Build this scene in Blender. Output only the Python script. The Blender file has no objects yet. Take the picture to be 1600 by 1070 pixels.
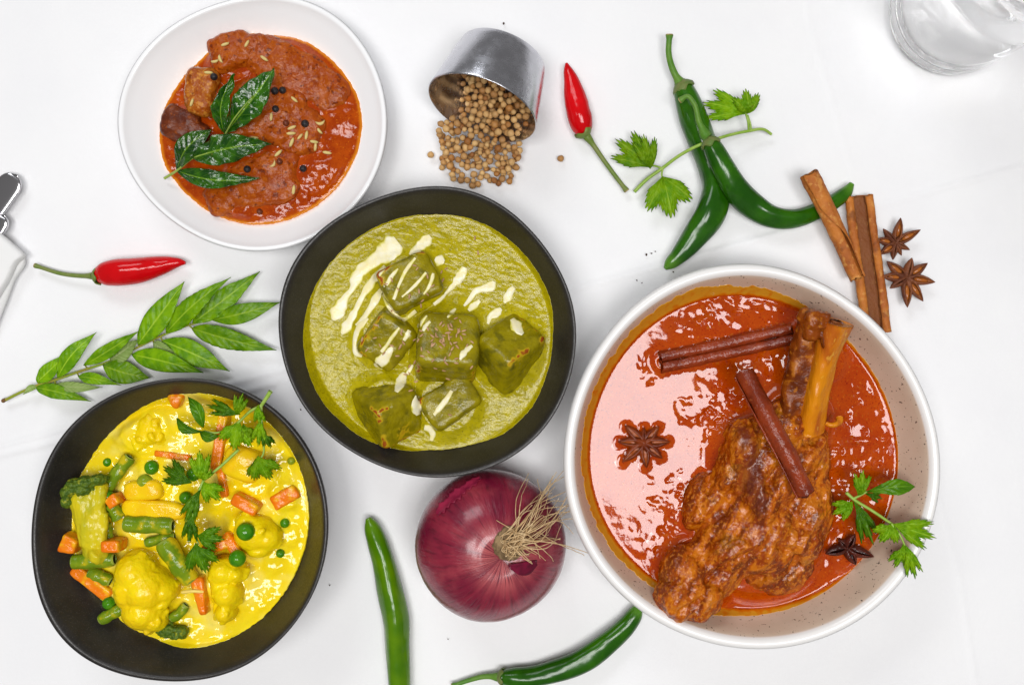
import bpy, math, random
import numpy as np
from mathutils import Vector, Matrix, Quaternion
from mathutils.bvhtree import BVHTree

# ------------------------------------------------------------------ camera, light, exposure
sc = bpy.context.scene
col = sc.collection
H = 0.62            # camera height over the cloth (m)
S = 0.0004          # metres per photo pixel on the cloth
cam_d = bpy.data.cameras.new('camera')
cam = bpy.data.objects.new('camera', cam_d)
col.objects.link(cam)
cam.location = (0, 0, H)
cam_d.sensor_width = 36
cam_d.lens = 36 * H / (1600 * S)
cam_d.clip_start = 0.02
cam_d.clip_end = 20
sc.camera = cam

world = bpy.data.worlds.new('World')
sc.world = world
world.use_nodes = True
world.node_tree.nodes['Background'].inputs[0].default_value = (1.0, 0.985, 0.98, 1)
world.node_tree.nodes['Background'].inputs[1].default_value = 0.18

def area(name, loc, sx, sy, power, color=(1, 1, 1), target=(0, 0, 0)):
    d = bpy.data.lights.new(name, 'AREA')
    d.shape = 'RECTANGLE'; d.size = sx; d.size_y = sy
    d.energy = power; d.color = color
    o = bpy.data.objects.new(name, d)
    col.objects.link(o)
    o.location = loc
    o.rotation_euler = (Vector(target) - Vector(loc)).to_track_quat('-Z', 'Y').to_euler()
    return o
area('softbox_key', (0.33, -0.23, 1.63), 0.38, 0.55, 11.0, (1, 0.985, 0.985), (0.1, -0.05, 0))
area('softbox_fill', (-0.40, -0.09, 1.75), 0.46, 0.46, 10.4, (1, 0.99, 0.98), (-0.1, 0, 0))
area('window_light', (-0.55, 1.25, 1.3), 0.8, 0.5, 8.2, (0.93, 0.96, 1), (0, 0, 0))
area('softbox_low', (-0.06, -0.36, 1.70), 0.42, 0.24, 5.0, (1, 0.99, 0.98), (0, 0, 0))

sc.view_settings.view_transform = 'Standard'
sc.view_settings.look = 'None'
sc.view_settings.exposure = 0
sc.view_settings.gamma = 1
sc.render.engine = 'CYCLES'
sc.cycles.max_bounces = 20
sc.cycles.transmission_bounces = 20
sc.cycles.sample_clamp_indirect = 0
sc.cycles.glossy_bounces = 12
sc.cycles.caustics_reflective = True
sc.cycles.caustics_refractive = True
sc.cycles.blur_glossy = 0.3
sc.cycles.use_denoising = True

rng = np.random.default_rng(7)
random.seed(7)

# ------------------------------------------------------------------ small maths
def P(px, py, z=0.0):
    k = S * (H - z) / H
    return np.array([(px - 800) * k, (535 - py) * k, z], float)

def W(n, z=0.0):
    return n * S * (H - z) / H

def vnoise(p, seed=0):
    p = np.asarray(p, float)
    i = np.floor(p).astype(np.int64)
    f = p - i
    u = f * f * f * (f * (f * 6 - 15) + 10)
    def hsh(a, b, c):
        h = (a * 73856093) ^ (b * 19349663) ^ (c * 83492791) ^ (seed * 2654435761)
        h &= 0xffffffff
        h = ((h ^ (h >> 16)) * 0x45d9f3b) & 0xffffffff
        h = ((h ^ (h >> 16)) * 0x45d9f3b) & 0xffffffff
        h = h ^ (h >> 16)
        return h / 2147483647.5 - 1.0
    x, y, z = i[:, 0], i[:, 1], i[:, 2]
    ux, uy, uz = u[:, 0], u[:, 1], u[:, 2]
    def lx(b, c):
        return hsh(x, b, c) * (1 - ux) + hsh(x + 1, b, c) * ux
    return ((lx(y, z) * (1 - uy) + lx(y + 1, z) * uy) * (1 - uz)
            + (lx(y, z + 1) * (1 - uy) + lx(y + 1, z + 1) * uy) * uz)

def fbm(p, scale, octv=3, seed=0, gain=0.5):
    p = np.asarray(p, float) * scale
    a, s, t = 1.0, 0.0, 0.0
    for k in range(octv):
        s = s + a * vnoise(p + 17.3 * k, seed + k)
        t += a; a *= gain; p = p * 2.03
    return s / t

def fbm2(x, y, scale, octv=3, seed=0, gain=0.5):
    q = np.stack([x.ravel(), y.ravel(), np.zeros(x.size)], 1)
    return fbm(q, scale, octv, seed, gain).reshape(x.shape)

def sstep(a, b, x):
    t = np.clip((x - a) / (b - a), 0, 1)
    return t * t * (3 - 2 * t)

def curve(pts, n):
    """Catmull-Rom through rows of pts (any number of columns)"""
    p = np.asarray(pts, float)
    if len(p) == 2:
        t = np.linspace(0, 1, n)[:, None]
        return p[0] * (1 - t) + p[1] * t
    d = np.r_[0, np.cumsum(np.linalg.norm(np.diff(p[:, :2], axis=0), axis=1) + 1e-9)]
    m = np.gradient(p, d, axis=0)
    t = np.linspace(0, d[-1], n)
    k = np.clip(np.searchsorted(d, t, 'right') - 1, 0, len(d) - 2)
    h = d[k + 1] - d[k]
    u = ((t - d[k]) / h)[:, None]; h = h[:, None]
    return ((2*u**3 - 3*u**2 + 1) * p[k] + (u**3 - 2*u**2 + u) * h * m[k]
            + (-2*u**3 + 3*u**2) * p[k+1] + (u**3 - u**2) * h * m[k+1])

# ------------------------------------------------------------------ object helpers
def worldloc(o):
    v = Vector((0, 0, 0))
    while o is not None:
        v = v + o.location
        o = o.parent
    return np.array(v)

def mesh_of(name, V, F, mat, smooth=True, attrs=None):
    me = bpy.data.meshes.new(name)
    V = np.asarray(V, float)
    if isinstance(F, np.ndarray):
        F = F.tolist()
    me.from_pydata(V.tolist(), [], F)
    me.polygons.foreach_set('use_smooth', [smooth] * len(me.polygons))
    if attrs:
        for k, a in attrs.items():
            a = np.asarray(a, float)
            if a.ndim == 1:
                at = me.attributes.new(k, 'FLOAT', 'POINT')
                at.data.foreach_set('value', a.astype(np.float32))
            else:
                at = me.attributes.new(k, 'FLOAT_VECTOR', 'POINT')
                at.data.foreach_set('vector', a.astype(np.float32).ravel())
    if mat is not None:
        me.materials.append(mat)
    me.update()
    return me

def tag(o, label=None, cat=None, group=None, kind=None):
    if label: o['label'] = label
    if cat: o['category'] = cat
    if group: o['group'] = group
    if kind: o['kind'] = kind
    return o

def part(name, V, F, mat, parent, smooth=True, attrs=None, label=None, kind=None):
    off = worldloc(parent)
    me = mesh_of(name, np.asarray(V) - off, F, mat, smooth, attrs)
    o = bpy.data.objects.new(name, me)
    col.objects.link(o)
    o.parent = parent
    if label: o['label'] = label
    if kind: o['kind'] = kind
    return o

def solo(name, V, F, mat, label, cat, group=None, smooth=True, attrs=None, kind=None, loc=None):
    V = np.asarray(V, float)
    if loc is None:
        loc = np.array([V[:, 0].mean(), V[:, 1].mean(), V[:, 2].min()])
    o = bpy.data.objects.new(name, mesh_of(name, V - loc, F, mat, smooth, attrs))
    col.objects.link(o)
    o.location = loc
    return tag(o, label, cat, group, kind)

def thing(name, label, cat, loc=(0, 0, 0), group=None):
    o = bpy.data.objects.new(name, None)
    o.empty_display_size = 0.01
    col.objects.link(o)
    o.location = [float(v) for v in loc]
    return tag(o, label, cat, group)

def merge(parts):
    V, F, n = [], [], 0
    for v, f in parts:
        V.append(np.asarray(v, float))
        F += [tuple(int(i) + n for i in q) for q in f]
        n += len(v)
    return np.concatenate(V), F

def gridf(n, m, wrap=False):
    i, j = np.meshgrid(np.arange(n - 1), np.arange(m if wrap else m - 1), indexing='ij')
    i = i.ravel(); j = j.ravel(); k = (j + 1) % m
    return np.stack([i*m + j, i*m + k, (i+1)*m + k, (i+1)*m + j], 1)

def frames(path):
    path = np.asarray(path, float)
    t = np.gradient(path, axis=0)
    t /= np.linalg.norm(t, axis=1)[:, None] + 1e-12
    N = np.zeros_like(t)
    up = np.array([0, 0, 1.0])
    n = up - t[0] * (up @ t[0])
    if np.linalg.norm(n) < 0.2:
        n = np.array([0, 1.0, 0]) - t[0] * t[0][1]
    n /= np.linalg.norm(n)
    for i in range(len(t)):
        n = n - t[i] * (n @ t[i])
        n /= np.linalg.norm(n)
        N[i] = n
    B = np.cross(t, N)
    return t, N, B

def sweep(path, sec, caps=True, closed=True):
    """sec: (K,2) or (n,K,2) cross-sections in (sideways, up)"""
    path = np.asarray(path, float)
    n = len(path)
    sec = np.asarray(sec, float)
    if sec.ndim == 2:
        sec = np.repeat(sec[None], n, 0)
    K = sec.shape[1]
    t, N, B = frames(path)
    V = path[:, None] + sec[:, :, 0:1] * B[:, None] + sec[:, :, 1:2] * N[:, None]
    F = [tuple(q) for q in gridf(n, K, closed).tolist()]
    if caps:
        F.append(tuple(range(K)))
        F.append(tuple((n - 1) * K + k for k in range(K - 1, -1, -1)))
    return V.reshape(-1, 3), F

def circ(k):
    a = np.arange(k) / k * 2 * math.pi
    return np.stack([np.cos(a), np.sin(a)], 1)

def tube(path, r, seg=10, caps=True):
    path = np.asarray(path, float)
    r = np.broadcast_to(np.asarray(r, float), (len(path),))
    return sweep(path, circ(seg)[None] * r[:, None, None], caps)

_ico = {}
def ico(sub):
    if sub not in _ico:
        import bmesh
        bm = bmesh.new()
        bmesh.ops.create_icosphere(bm, subdivisions=sub, radius=1)
        bm.verts.ensure_lookup_table()
        _ico[sub] = (np.array([v.co[:] for v in bm.verts]), [tuple(v.index for v in f.verts) for f in bm.faces])
        bm.free()
    return _ico[sub]

def rot(axis, deg):
    return np.array(Matrix.Rotation(math.radians(deg), 3, axis))

def ell(c, r, R=None, sub=3):
    v, f = ico(sub)
    v = v * np.asarray(r, float)
    if R is not None:
        v = v @ R.T
    return v + np.asarray(c, float), f

def laplace(V, F, it, lam=0.5):
    E = set()
    for q in F:
        for a, b in zip(q, q[1:] + q[:1]):
            E.add((a, b) if a < b else (b, a))
    E = np.array(list(E))
    n = len(V)
    deg = np.bincount(E.ravel(), minlength=n)[:, None]
    for _ in range(it):
        s = np.zeros_like(V)
        for k in range(3):
            s[:, k] = np.bincount(E[:, 0], V[E[:, 1], k], n) + np.bincount(E[:, 1], V[E[:, 0], k], n)
        V = V + lam * (s / np.maximum(deg, 1) - V)
    return V

def blob(parts, voxel, smooth=3, disp=None):
    """union of closed meshes -> one continuous skin; disp(V, N) -> offset along the normal"""
    V, F = merge(parts)
    me = mesh_of('tmp', V, F, None)
    o = bpy.data.objects.new('tmp', me)
    col.objects.link(o)
    m = o.modifiers.new('r', 'REMESH')
    m.mode = 'VOXEL'; m.voxel_size = voxel; m.use_smooth_shade = True
    dg = bpy.context.evaluated_depsgraph_get()
    e = o.evaluated_get(dg)
    r = bpy.data.meshes.new_from_object(e)
    n = len(r.vertices)
    V = np.empty(n * 3); r.vertices.foreach_get('co', V); V = V.reshape(-1, 3)
    F = [tuple(p.vertices) for p in r.polygons]
    bpy.data.objects.remove(o); bpy.data.meshes.remove(me); bpy.data.meshes.remove(r)
    V = laplace(V, F, smooth)
    if disp is not None:
        V = V + vnorm(V, F) * disp(V)[:, None]
    return V, F

def vnorm(V, F):
    N = np.zeros_like(V)
    for k in (3, 4):
        q = np.array([f for f in F if len(f) == k], int)
        if len(q) == 0: continue
        fn = np.cross(V[q[:, 1]] - V[q[:, 0]], V[q[:, 2]] - V[q[:, 0]])
        if k == 4:
            fn = np.cross(V[q[:, 2]] - V[q[:, 0]], V[q[:, 3]] - V[q[:, 1]])
        for j in range(k):
            for c in range(3):
                N[:, c] += np.bincount(q[:, j], fn[:, c], len(V))
    return N / (np.linalg.norm(N, axis=1)[:, None] + 1e-15)

def bvh(V, F):
    if isinstance(F, np.ndarray): F = F.tolist()
    return BVHTree.FromPolygons(np.asarray(V).tolist(), F)

def hit(px, py, trees, z0=0.0):
    """where the line of sight through a photo pixel meets the food"""
    o = Vector((0, 0, H))
    d = (Vector(P(px, py, 0)) - o).normalized()
    best = None
    for t in trees:
        loc, n, i, dist = t.ray_cast(o, d)
        if loc is not None and (best is None or dist < best[2]):
            best = (np.array(loc), np.array(n), dist)
    if best is None:
        return P(px, py, z0), np.array([0, 0, 1.0])
    n = best[1]
    return best[0], (n if n[2] > 0 else -n)

def ztop(x, y, trees, z0=0.0):
    b = z0
    for t in trees:
        loc, n, i, d = t.ray_cast(Vector((x, y, 0.4)), Vector((0, 0, -1)))
        if loc is not None: b = max(b, loc[2])
    return b

# ------------------------------------------------------------------ materials
def ramp(nt, src, lo, hi):
    r = nt.nodes.new('ShaderNodeMapRange')
    r.interpolation_type = 'SMOOTHSTEP'
    nt.links.new(src, r.inputs[0])
    r.inputs[1].default_value = lo; r.inputs[2].default_value = hi
    return r.outputs[0]

def mixc(nt, fac, a, b):
    m = nt.nodes.new('ShaderNodeMix')
    m.data_type = 'RGBA'
    for sock, v in ((m.inputs[0], fac), (m.inputs[6], a), (m.inputs[7], b)):
        if isinstance(v, (int, float)): sock.default_value = v
        elif isinstance(v, (tuple, list)): sock.default_value = (*v[:3], 1)
        else: nt.links.new(v, sock)
    return m.outputs[2]

def math_(nt, op, a, b=None, c=None):
    m = nt.nodes.new('ShaderNodeMath'); m.operation = op
    for k, v in enumerate((a, b, c)):
        if v is None: continue
        if isinstance(v, (int, float)): m.inputs[k].default_value = v
        else: nt.links.new(v, m.inputs[k])
    return m.outputs[0]

def coords(nt, scale=(1, 1, 1)):
    tc = nt.nodes.new('ShaderNodeTexCoord')
    mp = nt.nodes.new('ShaderNodeMapping')
    mp.inputs['Scale'].default_value = scale
    nt.links.new(tc.outputs['Object'], mp.inputs[0])
    return mp.outputs[0]

def noise_(nt, vec, scale, detail=3, rough=0.55, dist=0):
    n = nt.nodes.new('ShaderNodeTexNoise')
    n.inputs['Scale'].default_value = scale
    n.inputs['Detail'].default_value = detail
    n.inputs['Roughness'].default_value = rough
    n.inputs['Distortion'].default_value = dist
    nt.links.new(vec, n.inputs['Vector'])
    return n.outputs['Fac']

def attr_(nt, name, vec=False):
    a = nt.nodes.new('ShaderNodeAttribute'); a.attribute_name = name
    return a.outputs['Vector'] if vec else a.outputs['Fac']

def newmat(name):
    m = bpy.data.materials.new(name); m.use_nodes = True
    return m, m.node_tree, m.node_tree.nodes['Principled BSDF']

def mat(name, c1, c2=None, scale=100, lo=0.35, hi=0.65, rough=0.4, stretch=(1, 1, 1), layers=(), rand=None,
        bump=(), spec=0.28, coat=0, metal=0, sss=0, sssr=(1, .5, .2), roughvar=None, trans=0, ior=None):
    """layers: (kind, arg, lo, hi, colour[, strength]) kind 'noise' arg=(scale, detail) or 'attr' arg=name.
    bump: (scale, distance[, detail]) list"""
    m, nt, b = newmat(name)
    vec = coords(nt, stretch)
    c = c1
    if c2 is not None:
        c = mixc(nt, ramp(nt, noise_(nt, vec, scale, 4), lo, hi), c1, c2)
    for ly in layers:
        kind, arg, l0, h0, cc = ly[:5]
        k = ly[5] if len(ly) > 5 else 1
        f = noise_(nt, vec, arg[0], arg[1]) if kind == 'noise' else attr_(nt, arg)
        f = ramp(nt, f, l0, h0)
        if k != 1: f = math_(nt, 'MULTIPLY', f, k)
        c = mixc(nt, f, c, cc)
    if rand is not None:
        oi = nt.nodes.new('ShaderNodeObjectInfo')
        c = mixc(nt, math_(nt, 'MULTIPLY', oi.outputs['Random'], rand[1]), c, rand[0])
        if len(rand) > 2:
            r2 = math_(nt, 'FRACT', math_(nt, 'MULTIPLY', oi.outputs['Random'], 7.31))
            c = mixc(nt, math_(nt, 'MULTIPLY', r2, rand[3]), c, rand[2])
    if isinstance(c, tuple): b.inputs['Base Color'].default_value = (*c[:3], 1)
    else: nt.links.new(c, b.inputs['Base Color'])
    b.inputs['Roughness'].default_value = rough
    if roughvar:
        mr = nt.nodes.new('ShaderNodeMapRange')
        nt.links.new(noise_(nt, vec, roughvar[0], 3), mr.inputs[0])
        mr.inputs[1].default_value = .35; mr.inputs[2].default_value = .65
        mr.inputs[3].default_value = roughvar[1]; mr.inputs[4].default_value = roughvar[2]
        nt.links.new(mr.outputs[0], b.inputs['Roughness'])
    b.inputs['Specular IOR Level'].default_value = spec
    b.inputs['Coat Weight'].default_value = coat
    b.inputs['Coat Roughness'].default_value = 0.08
    b.inputs['Metallic'].default_value = metal
    if ior: b.inputs['IOR'].default_value = ior
    if trans: b.inputs['Transmission Weight'].default_value = trans
    if sss:
        b.inputs['Subsurface Weight'].default_value = sss
        b.inputs['Subsurface Radius'].default_value = sssr
        b.inputs['Subsurface Scale'].default_value = 0.003
    nrm = None
    for bp in bump:
        n = nt.nodes.new('ShaderNodeBump')
        n.inputs['Strength'].default_value = 1.0
        n.inputs['Distance'].default_value = bp[1]
        nt.links.new(noise_(nt, vec, bp[0], bp[2] if len(bp) > 2 else 3), n.inputs['Height'])
        if nrm is not None: nt.links.new(nrm, n.inputs['Normal'])
        nrm = n.outputs[0]
    if nrm is not None: nt.links.new(nrm, b.inputs['Normal'])
    return m

def leafmat(name, c1, c2, rib, back=None, rough=0.35, veins=8, vs=0.5, transl=0.25, bumpd=0.0006, spec=.25):
    """attribute 'leaf' = (|u|, s, side)"""
    m, nt, b = newmat(name)
    vec = coords(nt)
    c = mixc(nt, ramp(nt, noise_(nt, vec, 140, 3), .35, .65), c1, c2)
    c = mixc(nt, math_(nt, 'MULTIPLY', ramp(nt, noise_(nt, vec, 330, 2), .70, .76), .55), c, (.16, .13, .02))
    sep = nt.nodes.new('ShaderNodeSeparateXYZ')
    nt.links.new(attr_(nt, 'leaf', True), sep.inputs[0])
    u, s = sep.outputs[0], sep.outputs[1]
    ph = math_(nt, 'SUBTRACT', math_(nt, 'MULTIPLY', s, veins), math_(nt, 'MULTIPLY', u, 1.6))
    fr = math_(nt, 'ABSOLUTE', math_(nt, 'SUBTRACT', math_(nt, 'FRACT', ph), 0.5))
    vein = ramp(nt, fr, 0.10, 0.0)
    c = mixc(nt, math_(nt, 'MULTIPLY', vein, vs), c, rib)
    c = mixc(nt, math_(nt, 'MULTIPLY', ramp(nt, u, 0.10, 0.02), 0.85), c, rib)
    oi = nt.nodes.new('ShaderNodeObjectInfo')
    hs = nt.nodes.new('ShaderNodeHueSaturation')
    nt.links.new(math_(nt, 'ADD', math_(nt, 'MULTIPLY', oi.outputs['Random'], 0.45), 0.8), hs.inputs['Value'])
    nt.links.new(c, hs.inputs['Color'])
    nt.links.new(hs.outputs[0], b.inputs['Base Color'])
    b.inputs['Roughness'].default_value = rough
    b.inputs['Specular IOR Level'].default_value = spec
    bp = nt.nodes.new('ShaderNodeBump'); bp.inputs['Distance'].default_value = bumpd
    nt.links.new(math_(nt, 'MULTIPLY', math_(nt, 'ADD', fr, math_(nt, 'MULTIPLY', noise_(nt, vec, 500, 3), 0.8)), 1.0), bp.inputs['Height'])
    nt.links.new(bp.outputs[0], b.inputs['Normal'])
    if transl:
        tr = nt.nodes.new('ShaderNodeBsdfTranslucent')
        nt.links.new(hs.outputs[0], tr.inputs[0])
        mx = nt.nodes.new('ShaderNodeMixShader'); mx.inputs[0].default_value = transl
        nt.links.new(b.outputs[0], mx.inputs[1]); nt.links.new(tr.outputs[0], mx.inputs[2])
        nt.links.new(mx.outputs[0], nt.nodes['Material Output'].inputs[0])
    return m

# ------------------------------------------------------------------ the setting: a white tablecloth with fold creases
def px2w(pts): return [P(a, b)[:2] for a, b in pts]
def segdist(x, y, pts):
    best = np.full(x.shape, 1e9); side = np.zeros(x.shape)
    for (x0, y0), (x1, y1) in zip(pts, pts[1:]):
        dx, dy = x1 - x0, y1 - y0
        t = np.clip(((x - x0) * dx + (y - y0) * dy) / (dx*dx + dy*dy), 0, 1)
        ex, ey = x - x0 - t * dx, y - y0 - t * dy
        d = np.hypot(ex, ey)
        k = d < best
        best = np.where(k, d, best); side = np.where(k, np.sign(dx * ey - dy * ex), side)
    return best, side
xs = np.unique(np.r_[np.linspace(-1.1, -.36, 40), np.linspace(-.36, .36, 420), np.linspace(.36, 1.1, 40)])
ys = np.unique(np.r_[np.linspace(-.9, -.25, 40), np.linspace(-.25, .25, 300), np.linspace(.25, .9, 40)])
gx, gy = np.meshgrid(xs, ys, indexing='ij')
gz = -0.0020 + 0.0005 * fbm2(gx, gy, 9, 2, 3) + 0.00012 * fbm2(gx, gy, 60, 2, 5)
for pts, a in (([(2300, 60), (1600, 258), (1180, 374), (1010, 420), (700, 505), (-600, 860)], .0011),
               ([(-700, 900), (0, 712), (60, 698), (430, 600)], .0010),
               ([(1230, -300), (1262, 20), (1330, 260), (1500, 900), (1560, 1300)], .0004)):
    d, s = segdist(gx, gy, px2w(pts))
    w = 1 + .5 * fbm2(gx, gy, 25, 2, 9)
    gz += 1.7 * a * w * (np.exp(-(d / .0016)**2) * .55 + np.exp(-d / .012) * .35 * (s > 0))
gz = np.minimum(gz, 0)
m_cloth = mat('white_cloth', (.82, .82, .825), (.80, .80, .81), 14, rough=.85, bump=((1800, .00006, 2), (420, .00012, 2)), spec=.2)
cl = solo('tablecloth', np.stack([gx, gy, gz], 2).reshape(-1, 3), gridf(len(xs), len(ys)), m_cloth,
          'white tablecloth with faint fold creases under all the dishes', None, kind='structure', loc=np.zeros(3))

# ------------------------------------------------------------------ bowls
class Outline:
    def __init__(self, pts, z, harm=8, jit=0):
        w = np.array([P(a, b, z)[:2] for a, b in pts])
        self.c = (w.max(0) + w.min(0)) / 2
        d = w - self.c
        th = np.arctan2(d[:, 1], d[:, 0]); r = np.hypot(d[:, 0], d[:, 1])
        o = np.argsort(th); th, r = th[o], r[o]
        t = np.arange(1440) / 1440 * 2 * math.pi - math.pi
        rr = np.interp(t, th, r, period=2 * math.pi)
        f = np.fft.rfft(rr); f[harm + 1:] = 0
        self.r = np.fft.irfft(f, 1440); self.t = t
        self.m = self.r.mean()
    def R(self, th):
        th = (np.asarray(th) + math.pi) % (2 * math.pi) - math.pi
        return np.interp(th, self.t, self.r, period=2 * math.pi)

class Bowl:
    def __init__(self, name, pts, zrim, inner, outer, mat_, label, harm=7, nth=192):
        self.o = Outline(pts, zrim, harm)
        self.inner = np.array(inner, float)
        it = np.linspace(0, 1, 30)
        ci = curve(inner, 46); co = curve(outer, 40)
        prof = np.concatenate([ci, co[1:]])
        th = np.arange(nth) / nth * 2 * math.pi
        V = []
        for t, z in prof:
            V.append(np.stack([*(self.xy(max(t, 1e-4), th).T), np.full(nth, z)], 1))
        V = np.concatenate(V)
        F = [tuple(q) for q in gridf(len(prof), nth, True).tolist()]
        self.ci = ci
        self.V, self.F = V, F
        self.obj = solo(name, V, F, mat_, label, 'bowl' if name != 'white_plate' else 'plate', loc=np.array([*self.o.c, 0]))
    def xy(self, t, th):
        w = t ** 1.5
        r = t * (self.o.R(th) * w + self.o.m * (1 - w))
        return np.stack([self.o.c[0] + r * np.cos(th), self.o.c[1] + r * np.sin(th)], -1)
    def h(self, x, y):
        dx, dy = x - self.o.c[0], y - self.o.c[1]
        r = np.hypot(dx, dy); R = self.o.R(np.arctan2(dy, dx))
        t = r / R
        for _ in range(12):
            w = np.clip(t, 0, 1.2) ** 1.5
            t = r / (R * w + self.o.m * (1 - w))
        n = np.argmax(self.ci[:, 1])
        return np.interp(t, self.ci[:n + 1, 0], self.ci[:n + 1, 1])

m_white = mat('white_glaze', (.86, .86, .865), rough=.12, spec=.4, bump=((25, .0004, 2),))
m_dark = mat('black_stoneware', (.016, .0142, .0128), (.023, .0205, .0185), 60, rough=.38, spec=.42, layers=(('noise', (1400, 2), .56, .68, (.050, .045, .040), .7),),
             bump=((1600, .00005, 2),), roughvar=(900, .30, .46))
m_speck = mat('speckled_stoneware', (.58, .45, .34), (.62, .49, .38), 40, rough=.22, spec=.5, bump=((40, .0003, 2),),
              layers=(('noise', (620, 1.5), .67, .71, (.06, .045, .04), .9), ('noise', (260, 2), .715, .74, (.05, .04, .035), .9), ('attr', 'rim', .4, .7, (.80, .785, .765))))

plate = Bowl('white_plate', [(179,209),(188,142),(224,75),(283,26),(354,0),(421,-9),(489,0),(519,22),(564,67),(594,123),(604,180),(594,247),(571,299),(538,337),(482,374),(392,391),(328,378),(261,340),(212,284)],
    .029, [(0,.005),(.5,.0057),(.68,.0085),(.80,.0140),(.88,.0190),(.95,.0240),(.98,.0268)],
    [(.98,.0268),(.99,.0284),(1,.0286),(1.002,.0272),(.97,.0225),(.85,.0130),(.7,.0045),(.6,.0015),(.58,0),(.54,0),(.53,.0015),(0,.0015)],
    m_white, 'round white plate with a broad sloping rim holding the red meat curry, top left', 5)
DARK_IN = [(0,.008),(.4,.009),(.6,.0135),(.73,.023),(.84,.036),(.92,.0475),(.962,.0540)]
DARK_OUT = [(.962,.0540),(.972,.0556),(.986,.0560),(.998,.0545),(1,.053),(.985,.049),(.9,.035),(.75,.014),(.62,.004),(.6,0),(.56,0),(.55,.002),(0,.002)]
mid = Bowl('black_bowl', [(698,288),(613,300),(532,334),(474,383),(445,432),(432.6,482),(436,540),(451,598),(478,643),(514,684),(568,717),(622,740),(671,750),(725,742),(770,733),(815,708),(855,666),(887,612),(901,558),(902,504),(891,455),(869,405),(833,361),(788,320),(743,298),(655,290)],
    .056, DARK_IN, DARK_OUT, m_dark, 'matte black bowl in the middle, filled with green spinach curry')
yel = Bowl('black_bowl', [(278,588),(223,596),(164,621),(104,667),(72,717),(54,777),(46,836),(51,896),(67,956),(104,1010),(154,1043),(214,1061),(278,1066),(342,1059),(402,1031),(452,988),(489,933),(507,878),(513,823),(507,763),(489,713),(461,672),(420,630),(370,603),(324,591)],
    .056, DARK_IN, DARK_OUT, m_dark, 'matte black bowl at bottom left, filled with yellow vegetable curry')
lam = Bowl('speckled_bowl', [(1200,412),(1117,415),(1029,450),(958,512),(905,594),(882,683),(888,765),(914,859),(958,924),(1017,965),(1094,1000),(1170,1015),(1253,1012),(1329,983),(1394,930),(1447,853),(1470,777),(1473,706),(1456,630),(1412,553),(1353,488),(1282,438)],
    .056, [(0,.008),(.55,.009),(.70,.0125),(.79,.020),(.84,.0275),(.885,.038),(.925,.0490),(.945,.0535)],
    [(.945,.0535),(.957,.0555),(.975,.0561),(.992,.0548),(1,.052),(.99,.047),(.94,.034),(.83,.014),(.68,.003),(.66,0),(.62,0),(.61,.002),(0,.002)],
    m_speck, 'large cream speckled bowl with white rim holding the lamb shank curry', 4, 256)
me = lam.obj.data
at = me.attributes.new('rim', 'FLOAT', 'POINT')
prof_t = np.concatenate([lam.ci, curve([(.945,.0535),(.957,.0555),(.975,.0561),(.992,.0548),(1,.052),(.99,.047),(.94,.034),(.83,.014),(.68,.003),(.66,0),(.62,0),(.61,.002),(0,.002)], 40)[1:]])
rimv = np.repeat(np.r_[sstep(.93, .952, lam.ci[:, 0]), np.ones(39)], 256)
at.data.foreach_set('value', rimv.astype(np.float32))

# ------------------------------------------------------------------ gravies
def gravy(name, pts, level, bowl, mat_, label, relief, nr=170, nth=560, ragged=0, film=.0004, harm=24):
    o = Outline(pts, level, harm)
    # let the traced edge follow the wall height
    th = np.arange(nth) / nth * 2 * math.pi
    R = o.R(th)
    if ragged:
        q = np.stack([np.cos(th), np.sin(th), th * 0], 1)
        R = R + ragged * fbm(q, 26, 3, 4, .7)
    s = np.r_[np.linspace(0.002, .8, int(nr * .7), endpoint=False), np.linspace(.8, 1, nr - int(nr * .7))]
    x = o.c[0] + s[:, None] * R * np.cos(th); y = o.c[1] + s[:, None] * R * np.sin(th)
    hb = bowl.h(x, y)
    sh = (H - np.maximum(hb, level)) / (H - level)     # climb along the line of sight so the outline keeps its shape
    x, y = x * sh, y * sh
    hb = bowl.h(x, y)
    lv = level + relief(x, y) * sstep(1.0, .9, s)[:, None]
    a, b, k = lv, hb + film, .0012
    z = np.maximum(a, b) + k * np.exp(-np.abs(a - b) / k) * .35
    z[-1] = np.minimum(hb[-1] - .0006, z[-1])
    V = np.stack([x, y, z], 2).reshape(-1, 3)
    F = gridf(nr, nth, True)
    fa = (sstep(-.001, .0035, b - level) * (1 + .55 * fbm2(x, y, 420, 3, 8))).reshape(-1)
    o2 = solo(name, V, F, mat_, label, 'curry', attrs={'film': fa, 'edge': np.repeat(s, nth)}, loc=np.array([*o.c, bowl.inner[0, 1]]))
    o2['tree'] = 0; del o2['tree']
    return o2, bvh(V, F)

def bumps(x, y, items, z):
    """gravy clinging to what stands in it: (px, py, radius_px, rise_m, falloff_px)"""
    out = np.zeros_like(x)
    for a, b, r, amp, fo in items:
        c = P(a, b, z)
        d = np.maximum(np.hypot(x - c[0], y - c[1]) - W(r, z), 0)
        out = np.maximum(out, amp * np.exp(-(d / W(fo, z))**1.3) )
    return out

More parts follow.
